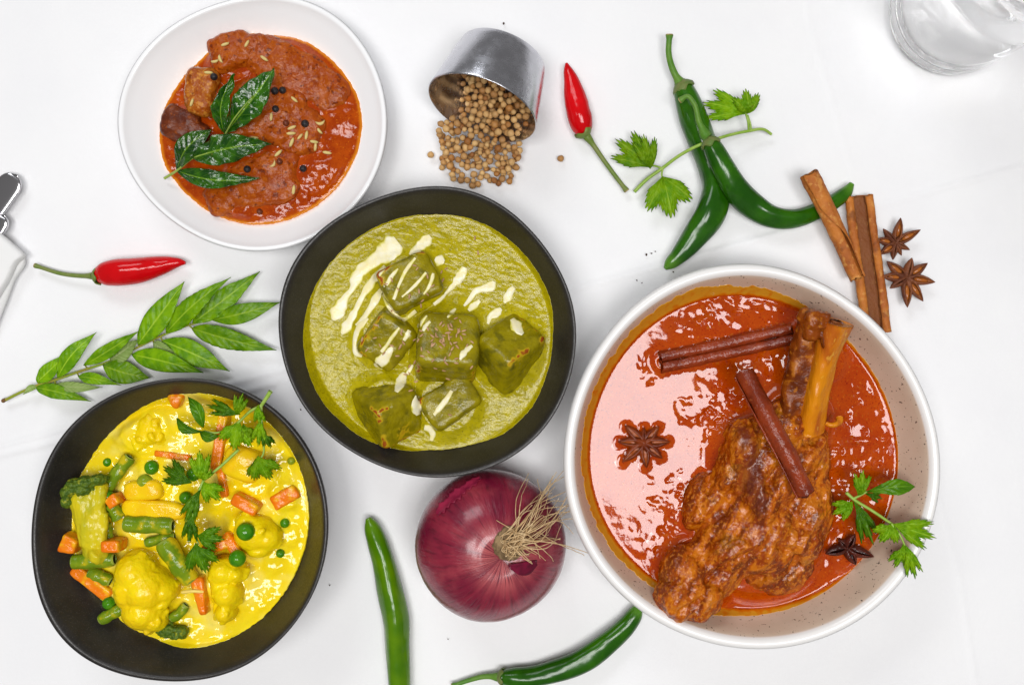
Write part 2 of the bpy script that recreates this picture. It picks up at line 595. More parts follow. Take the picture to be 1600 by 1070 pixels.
m_redgravy = mat('red_gravy', (.30, .032, .0006), (.39, .056, .001), 130, rough=.09, layers=(('noise', (900, 3), .58, .72, (.20, .012, .0005), .8), ('noise', (700, 2), .62, .72, (.60, .16, .006), .6), ('attr', 'edge', .955, .995, (.62, .20, .008)), ('attr', 'film', .15, .9, (.62, .22, .012))),
                 bump=((260, .0003, 3),), spec=.30)
m_lambgravy = mat('glossy_red_gravy', (.42, .058, .0006), (.35, .034, .0004), 50, .3, .7, rough=.05, layers=(('noise', (950, 2), .57, .70, (.20, .006, .0003), .8), ('noise', (700, 2), .62, .72, (.58, .14, .006), .5), ('attr', 'film', .10, .45, (.62, .16, .002)), ('attr', 'film', .5, 1.0, (.66, .32, .02)), ('noise', (420, 3), .60, .70, (.42, .16, .012), .35)), bump=((200, .00004, 2),), spec=.40)
m_palak = mat('spinach_gravy', (.33, .275, .0015), (.42, .345, .002), 220, rough=.17, layers=(('noise', (800, 3), .56, .70, (.17, .14, .001), .8),), bump=((700, .00022, 3), (260, .00035, 3)), spec=.30)
m_yellow = mat('yellow_gravy', (.82, .60, .004), (.84, .66, .012), 60, rough=.10, layers=(('noise', (45, 2), .48, .70, (.85, .71, .14), .85), ('noise', (1100, 2), .70, .76, (.45, .22, .01), .6)), bump=((150, .0004, 2),), spec=.45, sss=.15, sssr=(1, .7, .1))  # broad pale patches: creamier sauce, with its highlights painted into the colour

RED_PTS = [(362,56),(422,55),(470,62),(508,84),(541,120),(560,153),(566,187),(560,232),(538,277),(504,314),(463,338),(407,351),(362,346),(317,325),(283,295),(257,258),(249,217),(253,180),(276,135),(310,97),(339,71)]
RED_BLOBS = [(480,250,40,.0035,20),(450,150,50,.003,20),(445,118,48,.004,14),(365,95,34,.004,10),(322,148,22,.006,8),(292,195,20,.005,9),(420,185,55,.005,16),(400,275,40,.005,14),(372,312,22,.004,12),(505,190,20,.002,20)]
def red_relief(x, y):
    return bumps(x, y, RED_BLOBS, .015) + .0014 * fbm2(x, y, 75, 3, 1) + .0004 * fbm2(x, y, 230, 2, 2)
red_o, red_t = gravy('curry_gravy', RED_PTS, .0140, plate, m_redgravy, 'thick red brown curry gravy in the white plate', red_relief, ragged=.0006)

PAL_PTS = [(680,335),(617,343),(555,374),(510,419),(483,468),(472,522),(478,576),(499,625),(528,657),(564,684),(617,702),(671,703),(734,695),(792,675),(833,634),(857,576),(864,522),(862,473),(842,428),(806,383),(761,352),(716,337)]
PAL_BLOBS = [(640,440,38,.006,16),(605,525,36,.004,14),(698,535,45,.008,14),(790,550,40,.005,16),(605,630,36,.006,12),(700,630,42,.004,14)]
def pal_relief(x, y):
    c = P(667, 520, .035)
    r = np.hypot(x - c[0], y - c[1]); th = np.arctan2(y - c[1], x - c[0])
    q = np.stack([np.cos(th) * 2.2 + 5, np.sin(th) * 2.2, r * 260], 2)
    st = fbm(np.stack([(x * 260).ravel(), (y * 520 + x * 120).ravel(), 0 * x.ravel()], 1), 1, 3, 11).reshape(x.shape)
    return bumps(x, y, PAL_BLOBS, .035) + .00030 * st + .0005 * fbm2(x, y, 80, 2, 12)
pal_o, pal_t = gravy('spinach_gravy', PAL_PTS, .0355, mid, m_palak, 'olive green spinach gravy filling the middle black bowl', pal_relief, nr=210, nth=640, ragged=.0004)

YEL_PTS = [(223,635),(297,614),(338,617),(388,635),(429,667),(461,713),(477,759),(482,800),(473,864),(448,919),(416,960),(370,992),(324,1010),(287,1015),(242,997),(200,978),(164,942),(132,910),(118,882),(113,846),(112,800),(122,745),(136,727),(164,685),(191,658)]
YEL_BLOBS = [(228,672,34,.004,16),(375,725,36,.003,16),(240,765,45,.004,16),(240,795,50,.004,14),(395,832,34,.004,10),(355,915,26,.004,10),(225,915,40,.005,12),(140,820,26,.005,10),(445,775,20,.002,8)]
def yel_relief(x, y):
    f = fbm2(x, y, 85, 3, 21)
    return bumps(x, y, YEL_BLOBS, .034) + .0024 * f + .00035 * fbm2(x, y, 230, 2, 22) + .0008 * fbm2(x, y, 130, 2, 23)
yel_o, yel_t = gravy('curry_gravy', YEL_PTS, .0335, yel, m_yellow, 'creamy yellow curry gravy in the bottom left bowl', yel_relief, nr=180, nth=600, ragged=.0006)

LAM_PTS = [(1153,446),(1088,450),(1017,488),(958,553),(923,618),(908,694),(914,765),(941,836),(988,895),(1017,915),(1050,942),(1105,965),(1176,970),(1259,956),(1317,924),(1370,865),(1403,794),(1410,730),(1403,665),(1382,606),(1347,553),(1306,506),(1247,468),(1200,450)]
LAM_BLOBS = [(1180,820,100,.006,12),(1190,720,70,.006,12),(1090,890,55,.005,10),(1240,660,50,.005,12),(1275,560,40,.003,10),(1325,855,28,.003,10)]
for tx, ty in [(1010,731),(1006,667),(976,664),(1030,666),(1047,690),(1035,716),(972,722),(965,690)]:
    for f_ in (.25, .6, .9):
        LAM_BLOBS.append((1006 + (tx - 1006) * f_, 692 + (ty - 692) * f_, 3.5 * (1.15 - f_), .0016, 4.5))
for k in range(12):
    LAM_BLOBS.append((1035 + k * 18.5, 565 - k * 4.0, 12, .0022, 7))
def lam_relief(x, y):
    b = bumps(x, y, LAM_BLOBS, .029)
    near = bumps(x, y, [(1125,640,22,1,26),(1050,775,8,1,20),(1020,580,5,1,14),(1040,845,12,1,20),(1340,690,30,1,40),(1130,505,40,1,22),(1220,540,20,1,24),(1310,820,30,1,30)], .029)
    r = fbm2(x, y, 95, 2, 31)
    dents = np.maximum(fbm2(x, y, 170, 2, 35) - .15, 0) * .0028
    return b + near * (.0007 * r + .0002 * fbm2(x, y, 260, 2, 32) - dents) + .00006 * fbm2(x, y, 60, 2, 33) + .000018 * fbm2(x, y, 260, 2, 34)
lam_o, lam_t = gravy('curry_gravy', LAM_PTS, .0295, lam, m_lambgravy, 'glossy orange red gravy around the lamb shank', lam_relief, nr=210, nth=680, ragged=.0016, film=.00035)

# ------------------------------------------------------------------ builders for greens, chillies and spices
def leaf_mesh(base, tip, hw, bow=0, arch=.004, fold=.12, serr=0, n=26, m=9, ripple=.0006, curl=0, seed=0, peak=.42, blunt=1.0, twist=0, dz=None):
    """blade from base to tip (world points); hw half width (m)"""
    base, tip = np.asarray(base, float), np.asarray(tip, float)
    s = np.linspace(0, 1, n)
    ax = tip - base; Lg = np.linalg.norm(ax)
    d = ax / Lg
    side = np.cross([0, 0, 1.0], d); side /= np.linalg.norm(side)
    up = np.cross(d, side)
    e = math.log(.5) / math.log(peak)
    w = hw * np.sin(math.pi * np.clip(s, 0, 1) ** e) ** blunt
    w = np.maximum(w, hw * .02)
    if serr:
        tooth = (s * serr) % 1.0
        w = w * (1 - .09 * tooth * (s > .2))
    c = base + s[:, None] * ax + (bow * np.sin(math.pi * s))[:, None] * side + (arch * np.sin(math.pi * s))[:, None] * up
    u = np.linspace(-1, 1, m)
    V = np.zeros((n, m, 3)); A = np.zeros((n, m, 3))
    for i in range(n):
        tw = math.radians(twist) * s[i]
        sd = side * math.cos(tw) + up * math.sin(tw); un = up * math.cos(tw) - side * math.sin(tw)
        for j in range(m):
            uu = u[j]
            yy = uu * w[i]
            zz = fold * abs(yy) - curl * yy * yy / hw
            V[i, j] = c[i] + sd * yy + un * zz
            A[i, j] = (abs(uu), s[i], uu)
    V = V.reshape(-1, 3)
    V[:, 2] += ripple * fbm(V, 160, 2, seed) * A.reshape(-1, 3)[:, 0]
    return V, gridf(n, m), A.reshape(-1, 3)

def cori_mesh(base, tip, spread=70, seed=0, curl=.25, teeth=5, lift=.004, n=14, m=61, size=1.0, roll=0, deep=.44):
    """one lobed, toothed fan leaflet of fresh coriander"""
    r_ = np.random.default_rng(seed)
    base, tip = np.asarray(base, float), np.asarray(tip, float)
    ax = tip - base; Lg = np.linalg.norm(ax) * size; d = ax / np.linalg.norm(ax)
    side = np.cross([0, 0, 1.0], d); side /= np.linalg.norm(side)
    up = np.cross(d, side)
    A = math.radians(spread)
    ph = np.linspace(-A, A, m); q = ph / A
    lobes = np.maximum.reduce([np.exp(-((q - c) / wd) ** 2 * 1.1) * h for c, wd, h in ((0, .30, 1.0), (-.62, .30, .86 + .1 * r_.random()), (.62, .30, .86 + .1 * r_.random()))])
    tooth = .5 - .5 * np.cos((q * teeth * 1.5 + .25 * r_.random()) * 2 * math.pi)
    R = Lg * (1 - deep + deep * lobes) * (.84 + .16 * (1 - tooth)) * (1 - .25 * np.abs(q) ** 3)
    s = np.linspace(0, 1, n)
    V = np.zeros((n, m, 3)); At = np.zeros((n, m, 3))
    rr = s[:, None] * R[None]
    x = rr * np.cos(ph); y = rr * np.sin(ph)
    z = lift * np.sin(math.pi * .8 * s)[:, None] - curl * (x * x) / Lg * .5 - roll * y * y / Lg
    z = z + .05 * Lg * np.cos(q * 9.5)[None] * s[:, None] * .5
    V = base + x[..., None] * d + y[..., None] * side + z[..., None] * up
    V = V.reshape(-1, 3)
    V = V + up * (fbm(V, 220, 2, seed) * .0006)[:, None]
    qq = np.minimum.reduce([np.abs(q - c) for c in (0, -.62, .62)])
    At[..., 0] = np.clip(qq[None] * 2.6, 0, 1); At[..., 1] = s[:, None]; At[..., 2] = q[None]
    return V, gridf(n, m), At.reshape(-1, 3)

def thicken(o, t=.00028):
    m = o.modifiers.new('thickness', 'SOLIDIFY'); m.thickness = t; m.offset = 0
    return o

def add_leaf(parent, data, mat_, name='leaf', thick=.00028):
    V, F, A = data
    return thicken(part(name, V, F, mat_, parent, attrs={'leaf': A}), thick)

m_curryleaf = leafmat('curry_leaf', (.095, .25, .001), (.19, .38, .001), (.34, .52, .03), rough=.34, veins=9, vs=.10, transl=.15, bumpd=.0004, spec=.22)
m_paleleaf = leafmat('curry_leaf_underside', (.30, .45, .10), (.36, .50, .14), (.52, .62, .26), rough=.55, veins=9, vs=.3, transl=.2)
m_fried = leafmat('fried_curry_leaf', (.006, .050, .001), (.028, .115, .001), (.16, .30, .015), rough=.07, veins=8, vs=.2, transl=.05, bumpd=.0006, spec=.6)
m_cori = leafmat('coriander_leaf', (.13, .33, .001), (.23, .43, .002), (.33, .52, .03), rough=.42, veins=5, vs=.3, transl=.22, spec=.18)
m_coridark = leafmat('coriander_leaf_dark', (.045, .15, .001), (.09, .23, .001), (.16, .32, .02), rough=.32, veins=5, vs=.3, transl=.18, spec=.22)
m_coristem = mat('coriander_stem', (.24, .40, .045), (.32, .46, .09), 200, rough=.4)
m_twig = mat('curry_twig', (.24, .34, .02), (.30, .26, .03), 90, rough=.5)
m_twigend = mat('twig_end', (.20, .10, .03), (.13, .06, .02), 300, rough=.7)

# ---- curry leaf branch on the cloth
CB = [(7,625),(30,614),(56,603),(90,592),(123,580),(168,565),(213,543),(254,524),(299,507),(337,498)]
cb = thing('curry_leaf_branch', 'fresh green curry leaf branch lying between the yellow curry bowl and the red chilli', 'curry leaves', P(190, 560))
path = curve([(*P(a, b, .004)[:2], .003 + .0015 * math.sin(i)) for i, (a, b) in enumerate(CB)], 60)
part('stem', *tube(path, np.linspace(.00095, .0005, 60), 8), m_twig, cb)
V, F = tube(curve([(*P(3, 627, .003)[:2], .003), (*P(9, 624, .003)[:2], .003)], 5), [.0009, .0013, .0013, .0012, .0011], 8)
part('cut_end', V, F, m_twigend, cb)
CL = [(58,597,105,552,13,0,1),(90,590,151,519,14,0,1),(131,571,217,517,11,0,1),(172,562,217,530,14,1,-1),(215,539,288,440,19,0,1),(260,520,361,433,17,0,1),
      (301,505,406,424,18,0,1),(331,500,438,472,15,0,-1),(299,513,432,547,17,0,1),(252,532,359,580,19,0,1),(239,535,277,553,9,1,1),(206,554,318,582,17,0,1),
      (161,571,234,590,18,0,1),(122,588,190,602,9,0,1),(86,601,160,605,8,1,1),(56,605,142,627,11,0,1),(58,603,36,616,5,1,1)]
for k, (a, b, c, d, w, pale, sg) in enumerate(CL):
    z0 = .0045; z1 = .003 + .004 * (k % 3)
    if k in (7, 8): z1 = .006
    s_ = 11 if k in (5, 6, 8) else 0
    bs, tp = P(a, b, z0), P(c, d, z1)
    add_leaf(cb, leaf_mesh(bs, tp, W(w * 1.02, .005), bow=W((3 if sg > 0 else -3) * (1 if k % 2 else -.6), .005), arch=.002 + .002 * (k % 2), fold=.10 + .05 * (k % 3), serr=s_, n=40, m=11, seed=k, peak=.36 + .08 * ((k * 7) % 5) / 5, blunt=1.05 + .2 * ((k * 3) % 4) / 4, ripple=.0016, twist=[-14, 8, 0, 16, -8][k % 5], curl=.12 * (k % 3)), m_paleleaf if pale else m_curryleaf)
    # short petiole joins blade and stem
    near = path[np.argmin(np.linalg.norm(path[:, :2] - bs[:2], axis=1))]
    if np.linalg.norm(near - bs) > .0008:
        part('petiole', *tube(np.stack([near, (near + bs) / 2, bs + (tp - bs) * .02]), .0005, 6), m_twig, cb)

# ---- chillies
m_green = mat('green_chilli_skin', (.010, .066, .001), (.024, .115, .001), 45, rough=.18, spec=.38, layers=(('noise', (28, 2), .50, .70, (.038, .15, .001), .55), ('noise', (180, 3), .60, .74, (.008, .045, .002), .5), ('attr', 'tipc', .0, 1, (.10, .26, .02), .8),), bump=((60, .0008, 2),))
m_lime = mat('light_green_chilli_skin', (.055, .155, .001), (.10, .215, .001), 45, rough=.17, spec=.35, layers=(('noise', (30, 2), .50, .70, (.035, .13, .001), .7), ('attr', 'tipc', 0, 1, (.13, .28, .01), .6),), bump=((60, .0009, 2),))
m_redch = mat('red_chilli_skin', (.62, .003, .006), (.52, .002, .004), 60, rough=.13, layers=(('noise', (40, 2), .55, .75, (.40, .002, .003), .6),), bump=((55, .0007, 2),))
m_chstem = mat('chilli_stem', (.075, .20, .018), (.12, .24, .03), 150, rough=.45, stretch=(1, 1, 1), bump=((500, .0002, 2),))
m_calyx = mat('chilli_calyx', (.10, .17, .03), (.16, .18, .05), 250, rough=.5, bump=((500, .0003, 2),))
m_redstem = mat('red_chilli_stem', (.13, .20, .03), (.19, .22, .06), 150, rough=.45, bump=((400, .0002, 2),))
m_cut = mat('cut_stem_end', (.45, .36, .16), (.30, .22, .09), 500, rough=.8)

def chilli(label, body, stem, bm_, sm_, group, lift=0, calyx_r=1.0, cut=True, seed=0, end_r=None, stem_r=(2.6, 4.2), dent=.08):
    """body: (px, py, half width px[, z]) from the calyx to the tip; stem: (px, py[, z]) from the cut end to the calyx"""
    hw = [W(b[2], .008) for b in body]
    pts = []
    for b, h in zip(body, hw):
        z = (b[3] if len(b) > 3 else max(max(hw) * .82, h)) + lift
        pts.append((*P(b[0], b[1], z), h))
    n = 90
    c = curve(pts, n)
    t = thing('green_chilli' if 'green' in label else 'red_chilli', label, 'chilli', (*P(body[len(body)//2][0], body[len(body)//2][1])[:2], 0), group)
    r = np.maximum(c[:, 3], .0004)
    # rounded closed ends
    r[0] *= .8
    seg = 28
    a = np.arange(seg) / seg * 2 * math.pi
    sec = circ(seg)[None] * r[:, None, None]
    s = np.linspace(0, 1, n)
    tw = a[None] + 1.2 * s[:, None]
    k = 1 + dent * np.cos(3 * tw + seed) * np.sin(math.pi * s)[:, None] + .04 * fbm2(np.cos(tw) * .8 + seed * 7, s[:, None] * 6 + np.sin(tw) * .8, 1.3, 2, seed)
    sec = sec * k[:, :, None]
    V, F = sweep(c[:, :3], sec)
    tipc = np.repeat(sstep(.88, 1, s), seg)
    part('body', V, F, bm_, t, attrs={'tipc': tipc})
    # calyx: a small scalloped cap over the shoulder, then the stem
    sp = []
    z_c = pts[0][2]
    for i, q in enumerate(stem):
        f = i / (len(stem) - 1)
        z = q[2] if len(q) > 2 else (.0028 + (z_c - .0028) * f ** 2)
        sp.append(P(q[0], q[1], z))
    sp[-1][2] = z_c
    sc_ = curve(sp, 40)
    ax = c[0, :3]; dirv = sc_[-1] - sc_[-3]; dirv /= np.linalg.norm(dirv)
    r0 = W(body[0][2], z_c) * calyx_r
    cp = np.stack([ax - dirv * r0 * .75, ax - dirv * r0 * .55, ax - dirv * r0 * .25, ax + dirv * r0 * .02, ax + dirv * r0 * .30])
    rr = np.array([.26, .42, .82, 1.06, 1.16]) * r0
    sec = circ(30)[None] * rr[:, None, None]
    ang = np.arange(30) / 30 * 2 * math.pi
    cap = np.repeat(sec[:, :, None], 1, 2).reshape(5, 30, 2)
    V, F = sweep(cp, cap, caps=False)
    V = V.reshape(5, 30, 3)
    V[4] += dirv * (r0 * .22 * np.cos(5 * ang))[:, None]
    o = part('calyx', V.reshape(-1, 3), F, m_calyx if sm_ is m_chstem else sm_, t)
    thicken(o, .0008)
    n0 = np.concatenate([sc_[:-1], [cp[1]]])
    f = np.linspace(0, 1, len(n0))
    rs = W(1, .005) * (stem_r[0] + (stem_r[1] - stem_r[0]) * f ** 2) * (1 + .35 * sstep(.1, 0, f))
    rs = rs + sstep(.8, 1, f) * r0 * .22
    st = part('stem', *tube(n0, rs, 12), sm_, t)
    if cut:
        d0 = n0[0] - n0[1]; d0 /= np.linalg.norm(d0)
        part('cut_end', *tube(np.stack([n0[0] - d0 * .0003, n0[0] + d0 * .0005]), [rs[0] * 1.02, rs[0] * .9], 12), m_cut, t)
    return t

GG = 'green chillies on the tablecloth'
g1 = chilli('long dark green chilli lying under the other, its tip pointing at the speckled bowl rim',
    [(1066,135,15),(1074,155,19),(1086,190,22),(1099,227,21),(1110,264,19),(1117,294,21),(1109,332,24),(1085,369,20),(1058,402,13),(1044,415,8),(1039,420,3)],
    [(1046,55,.012),(1045,85,.010),(1054,115,.009),(1064,132)], m_green, m_chstem, GG, stem_r=(4.5, 6), seed=1)
g2 = chilli('curved dark green chilli crossing over the other green chilli, tip under the cinnamon stick',
    [(1109,222,13,.021),(1116,236,16,.020),(1129,261,17.5,.0195),(1148,294,20,.015),(1174,320,20,.009),(1204,337,17.5,.008),(1238,341,15.5,.0072),(1271,332,13.5,.0065),(1305,314,12,.006),(1324,298,9,.005),(1331,287,4,.005)],
    [(1063,157,.022),(1073,151,.024),(1084,162,.0235),(1092,190,.022),(1102,212)], m_green, m_chstem, GG, stem_r=(3.6, 6), seed=4)
g3 = chilli('bright green chilli pointing up, cut off by the bottom edge beside the yellow curry',
    [(626,1128,12),(625,1100,15),(623,1060,17.5),(620,1014,18.5),(618,965,20.5),(608,916,20),(599,877,17.5),(588,841,15.5),(579,818,10),(575,809,4)],
    [(640,1200),(634,1165),(626,1135)], m_lime, m_chstem, GG, seed=6, dent=.09)
g4 = chilli('curved dark green chilli at the bottom edge with its tip against the speckled bowl',
    [(783,1057,11),(800,1058,15),(828,1057,15.5),(870,1047,17),(910,1031,18),(949,1003,17),(980,975,14.5),(995,953,10),(999,943,4)],
    [(707,1071),(733,1062),(759,1056),(780,1057)], m_green, m_chstem, GG, seed=9, stem_r=(3.5, 5))
RG = 'small red chillies on the tablecloth'
r1 = chilli('small red chilli pointing up, right of the steel cup',
    [(913,207,13),(910,198,17),(906,184,19),(902,165,18.5),(897,145,16),(892,125,11.5),(887,108,6.5),(885,99,2)],
    [(979,298),(962,276),(943,250),(925,224),(915,211)], m_redch, m_redstem, RG, stem_r=(3.4, 4.2), calyx_r=.98, seed=2, dent=.03)
r2 = chilli('small red chilli pointing right, below the white plate',
    [(152,431,12),(160,429,16.5),(176,426,20),(209,423,20.5),(247,416,15.5),(270,411,10),(283,410,5.5),(290,411,2)],
    [(55,415),(67,419),(93,427),(125,431),(150,431)], m_redch, m_redstem, RG, stem_r=(3.0, 4.0), seed=5, dent=.03)

# ---- coriander sprig on the cloth
cs = thing('coriander_sprig', 'fresh coriander sprig on the cloth passing under the green chillies', 'coriander', P(1070, 240))
sp = curve([P(991,300,.002), P(1010,281,.004), P(1035,263,.006), P(1062,243,.012), P(1090,228,.0175), P(1118,218,.0175), P(1145,210,.012), P(1170,205,.009), P(1195,203,.006), P(1205,210,.003)], 60)
part('stem', *tube(sp, np.linspace(.0011, .0009, 60), 8), m_coristem, cs)
part('petiole', *tube(curve([P(1170,206,.009), P(1169,192,.012), P(1165,176,.013)], 10), .0007, 7), m_coristem, cs)
part('petiole', *tube(curve([P(1174,205,.009), P(1172,192,.010), P(1168,180,.011)], 10), .0006, 7), m_coristem, cs)
part('petiole', *tube(curve([P(1035,263,.006), P(1025,260,.007), P(1014,258,.009)], 10), .0006, 7), m_coristem, cs)
part('petiole', *tube(curve([P(1036,263,.006), P(1034,272,.007), P(1035,280,.009)], 10), .0006, 7), m_coristem, cs)
add_leaf(cs, cori_mesh(P(1017,262,.009), P(955,213,.008), 40, 1, curl=.2, size=.92, teeth=6), m_cori)
add_leaf(cs, cori_mesh(P(1016,264,.009), P(1004,208,.016), 34, 2, curl=.2, teeth=6), m_cori)
add_leaf(cs, cori_mesh(P(1035,276,.009), P(1050,345,.006), 62, 3, curl=.1, teeth=7, size=.98), m_cori)
add_leaf(cs, cori_mesh(P(1166,178,.013), P(1096,158,.010), 36, 4, curl=.5, teeth=6), m_cori)
add_leaf(cs, cori_mesh(P(1168,178,.013), P(1165,138,.018), 60, 5, curl=.5, teeth=6, roll=.3), m_cori)

# ---- cinnamon
m_cinn = mat('cinnamon_bark', (.50, .165, .024), (.33, .085, .012), 55, .38, .66, rough=.62, stretch=(1, 1, 1), layers=(('noise', (240, 3), .52, .66, (.58, .26, .06), .75), ('noise', (90, 3), .60, .75, (.15, .045, .012), .7), ('attr', 'inner', .2, .8, (.17, .052, .014), .9)), bump=((450, .0008, 4), (130, .0008, 3)), spec=.3)
m_cinnin = mat('cinnamon_inner_bark', (.20, .070, .022), (.14, .045, .014), 90, rough=.6, bump=((400, .0005, 3),), spec=.3)
m_cinnwet = mat('wet_cinnamon_bark', (.26, .036, .007), (.15, .018, .004), 70, .35, .65, rough=.22, layers=(('noise', (300, 3), .6, .75, (.34, .085, .022), .7),), bump=((420, .0007, 4), (120, .0008, 3)), spec=.4)

def bark_section(kind, r, th=.0008, slit=0.0, k=64):
    """closed cross-section of a rolled piece of bark"""
    if kind == 'roll':
        a = np.linspace(-math.pi * .5 + 1.2, math.pi * (2.0 - slit) + .9, k) 
        f = np.linspace(0, 1, k)
        ro = r * (1 - .24 * (1 - f) ** 1.5)
        x, y = ro * np.cos(a), ro * np.sin(a)
    else:  # two curls joined by a floor
        be = np.linspace(math.radians(330 if slit > .3 else 400), 0, k // 2)
        rl = r * (1 - .30 * be / be[0])
        fi = -math.pi / 2 - be
        lx = -r * (1 + slit) + rl * np.cos(fi); ly = rl * np.sin(fi)
        m_ = np.linspace(lx[-1], -lx[-1], 16)[1:-1] if slit > .3 else np.zeros(0)
        x = np.r_[lx, m_, -lx[::-1]]; y = np.r_[ly, m_ * 0 - r, ly[::-1]]
    p = np.stack([x, y], 1)
    t = np.gradient(p, axis=0); t /= np.linalg.norm(t, axis=1)[:, None]
    nn = np.stack([-t[:, 1], t[:, 0]], 1) * th / 2
    return np.concatenate([p + nn, (p - nn)[::-1]])

def bark(label, path, r0, r1, kind, m_out, group, th=.0009, slit=.0, seed=0, n=70, twist=0, rough=.0005, roll_deg=0, open_=None, mirror=1):
    c = curve(path, n)
    secs = []
    for i in range(n):
        f = i / (n - 1)
        r = r0 + (r1 - r0) * f
        s_ = slit if open_ is None else slit + open_ * sstep(.25, .8, f)
        q = bark_section(kind, r, th, s_) * [mirror, 1]
        a = math.radians(roll_deg + twist * f); R = np.array([[math.cos(a), -math.sin(a)], [math.sin(a), math.cos(a)]])
        secs.append(q @ R.T)
    V, F = sweep(c, np.array(secs))
    K = secs[0].shape[0]
    # ragged ends and uneven bark
    V = V.reshape(n, K, 3)
    tdir = (c[-1] - c[0]) / np.linalg.norm(c[-1] - c[0])
    ang = np.arange(K) / K * 6.28
    e = fbm(np.stack([np.cos(ang) * 2, np.sin(ang) * 2, ang * 0 + seed], 1), 1.3, 2, seed) * .0018
    V[0] -= tdir * e[:, None]; V[-1] += tdir * e[::-1][:, None]
    V = V.reshape(-1, 3)
    V = V + vnorm(V, F)[:] * (rough * fbm(V, 170, 3, seed + 3))[:, None]
    inn = np.tile(sstep(r0 * (slit + .35), r0 * slit, np.abs(secs[0][:, 0])) if kind == 'double' and slit > .3 else np.zeros(K), n)
    return solo('cinnamon_stick', V, F, m_out, label, 'cinnamon', group, attrs={'inner': inn})

CG = 'cinnamon sticks on the tablecloth'
bark('rough cinnamon stick lying across the tip of a green chilli, split along one side',
     [P(1263,273,.0195), P(1290,326,.0175), P(1315,380,.0135), P(1339,434,.0115)], W(15, .015), W(11.5, .012), 'roll', m_cinn, CG, seed=3, open_=.70, slit=.0, roll_deg=-88, mirror=-1)
bark('wide open double curled cinnamon quill leaning by the speckled bowl and star anise',
     [P(1342,307,.0058), P(1350,370,.0058), P(1360,440,.0058), P(1370,520,.0058)], W(6.4), W(6.8), 'double', m_cinn, CG, seed=5, slit=1.3)

# ---- star anise
m_anise = mat('star_anise_husk', (.105, .028, .012), (.20, .060, .020), 160, rough=.55, bump=((500, .0006, 4),), spec=.35, layers=(('attr', 'in', .3, .9, (.34, .105, .022)),))
m_aniseseed = mat('star_anise_seed', (.40, .125, .022), (.30, .085, .015), 200, rough=.18)
m_anisewet = mat('wet_star_anise', (.20, .034, .005), (.11, .016, .004), 160, rough=.3, spec=.2, bump=((300, .0003, 3),), layers=(('attr', 'in', .3, .9, (.36, .075, .008)),))
m_anisedark = mat('dark_star_anise', (.040, .009, .006), (.085, .014, .007), 160, rough=.14, bump=((400, .0006, 3),))

def carpel(Lg, w, h, open_=.55, n=26, k=20):
    """boat shaped pod along +x, seam on top"""
    s = np.linspace(0, 1, n)
    prof = np.sin(math.pi * np.clip(.12 + .88 * s, 0, 1) ** .85) ** .8
    prof[-1] = .02
    V = []; A = []
    for i in range(n):
        g = open_ * np.sin(math.pi * np.clip(s[i], 0, 1)) ** .8
        a0 = math.pi / 2 + g; a1 = math.pi / 2 + 2 * math.pi - g
        a = np.linspace(a0, a1, k)
        y = w * prof[i] * np.cos(a); z = h * prof[i] * np.sin(a)
        yi = y * .72; zi = z * .72 + .08 * h * prof[i]
        ring = np.concatenate([np.stack([y, z], 1), np.stack([yi, zi], 1)[::-1]])
        x = Lg * s[i]
        zz = .25 * h * (s[i] ** 2) + .0
        V.append(np.stack([np.full(2 * k, x), ring[:, 0], ring[:, 1] + zz], 1))
        A.append(np.r_[np.zeros(k), np.ones(k)])
    F = [tuple(q) for q in gridf(n, 2 * k, True).tolist()]
    return np.concatenate(V), F, np.concatenate(A)

def star(label, cpx, tips, zc, hm, sm_, group=None, w=.0030, h=.0031, seeds=True, tilt=None, opens=None, name='star_anise'):
    c = P(cpx[0], cpx[1], zc)
    t = thing(name, label, 'star anise', c, group)
    for i, tp in enumerate(tips):
        e = P(tp[0], tp[1], zc + (tp[2] if len(tp) > 2 else 0))
        d = e - c; Lg = np.linalg.norm(d)
        op = (opens[i] if opens else .55)
        ww = w * (.75 + .25 * min(1, Lg / .016)) * (tp[3] if len(tp) > 3 else 1)
        V, F, A = carpel(Lg, ww, h, op)
        d /= Lg
        y = np.cross([0, 0, 1.0], d); y /= np.linalg.norm(y); z = np.cross(d, y)
        R = np.stack([d, y, z], 1)
        V[:, 2] += .0006 * fbm(V + i * .1, 250, 2, i)
        cp = part('carpel', c + V @ R.T, F, hm, t, attrs={'in': A})
        if seeds and op > .4:
            v, f = ell((Lg * .5, 0, h * .12), (Lg * .26, ww * .50, h * .50), sub=2)
            part('seed', c + v @ R.T, f, sm_, cp)
    v, f = ell(c + np.array([0, 0, h * .25]), (.0016, .0016, h * .55), sub=2)
    part('core', v, f, hm, t)
    return t
AG = 'star anise on the tablecloth'
star('smaller star anise on the cloth touching the open cinnamon quill, above the other star', (1399, 380), [(1407,340,.003),(1438,359,.002),(1421,391,.001,.7),(1408,400,0,.6),(1394,407,.002,.8),(1374,398,.002),(1367,374,.002),(1378,357,.004,.75)], .0045, m_anise, m_aniseseed, AG, opens=[.7,.75,.2,.15,.2,.7,.6,.2])
star('larger eight pointed star anise on the cloth, below the other star', (1416, 434), [(1424,402,.004),(1449,411,.002),(1461,441,.001),(1442,471,0),(1417,481,.002),(1389,451,.003,.8),(1377,432,.002),(1384,408,.003)], .0048, m_anise, m_aniseseed, AG, w=.0034, opens=[.2,.55,.7,.7,.65,.2,.5,.6])

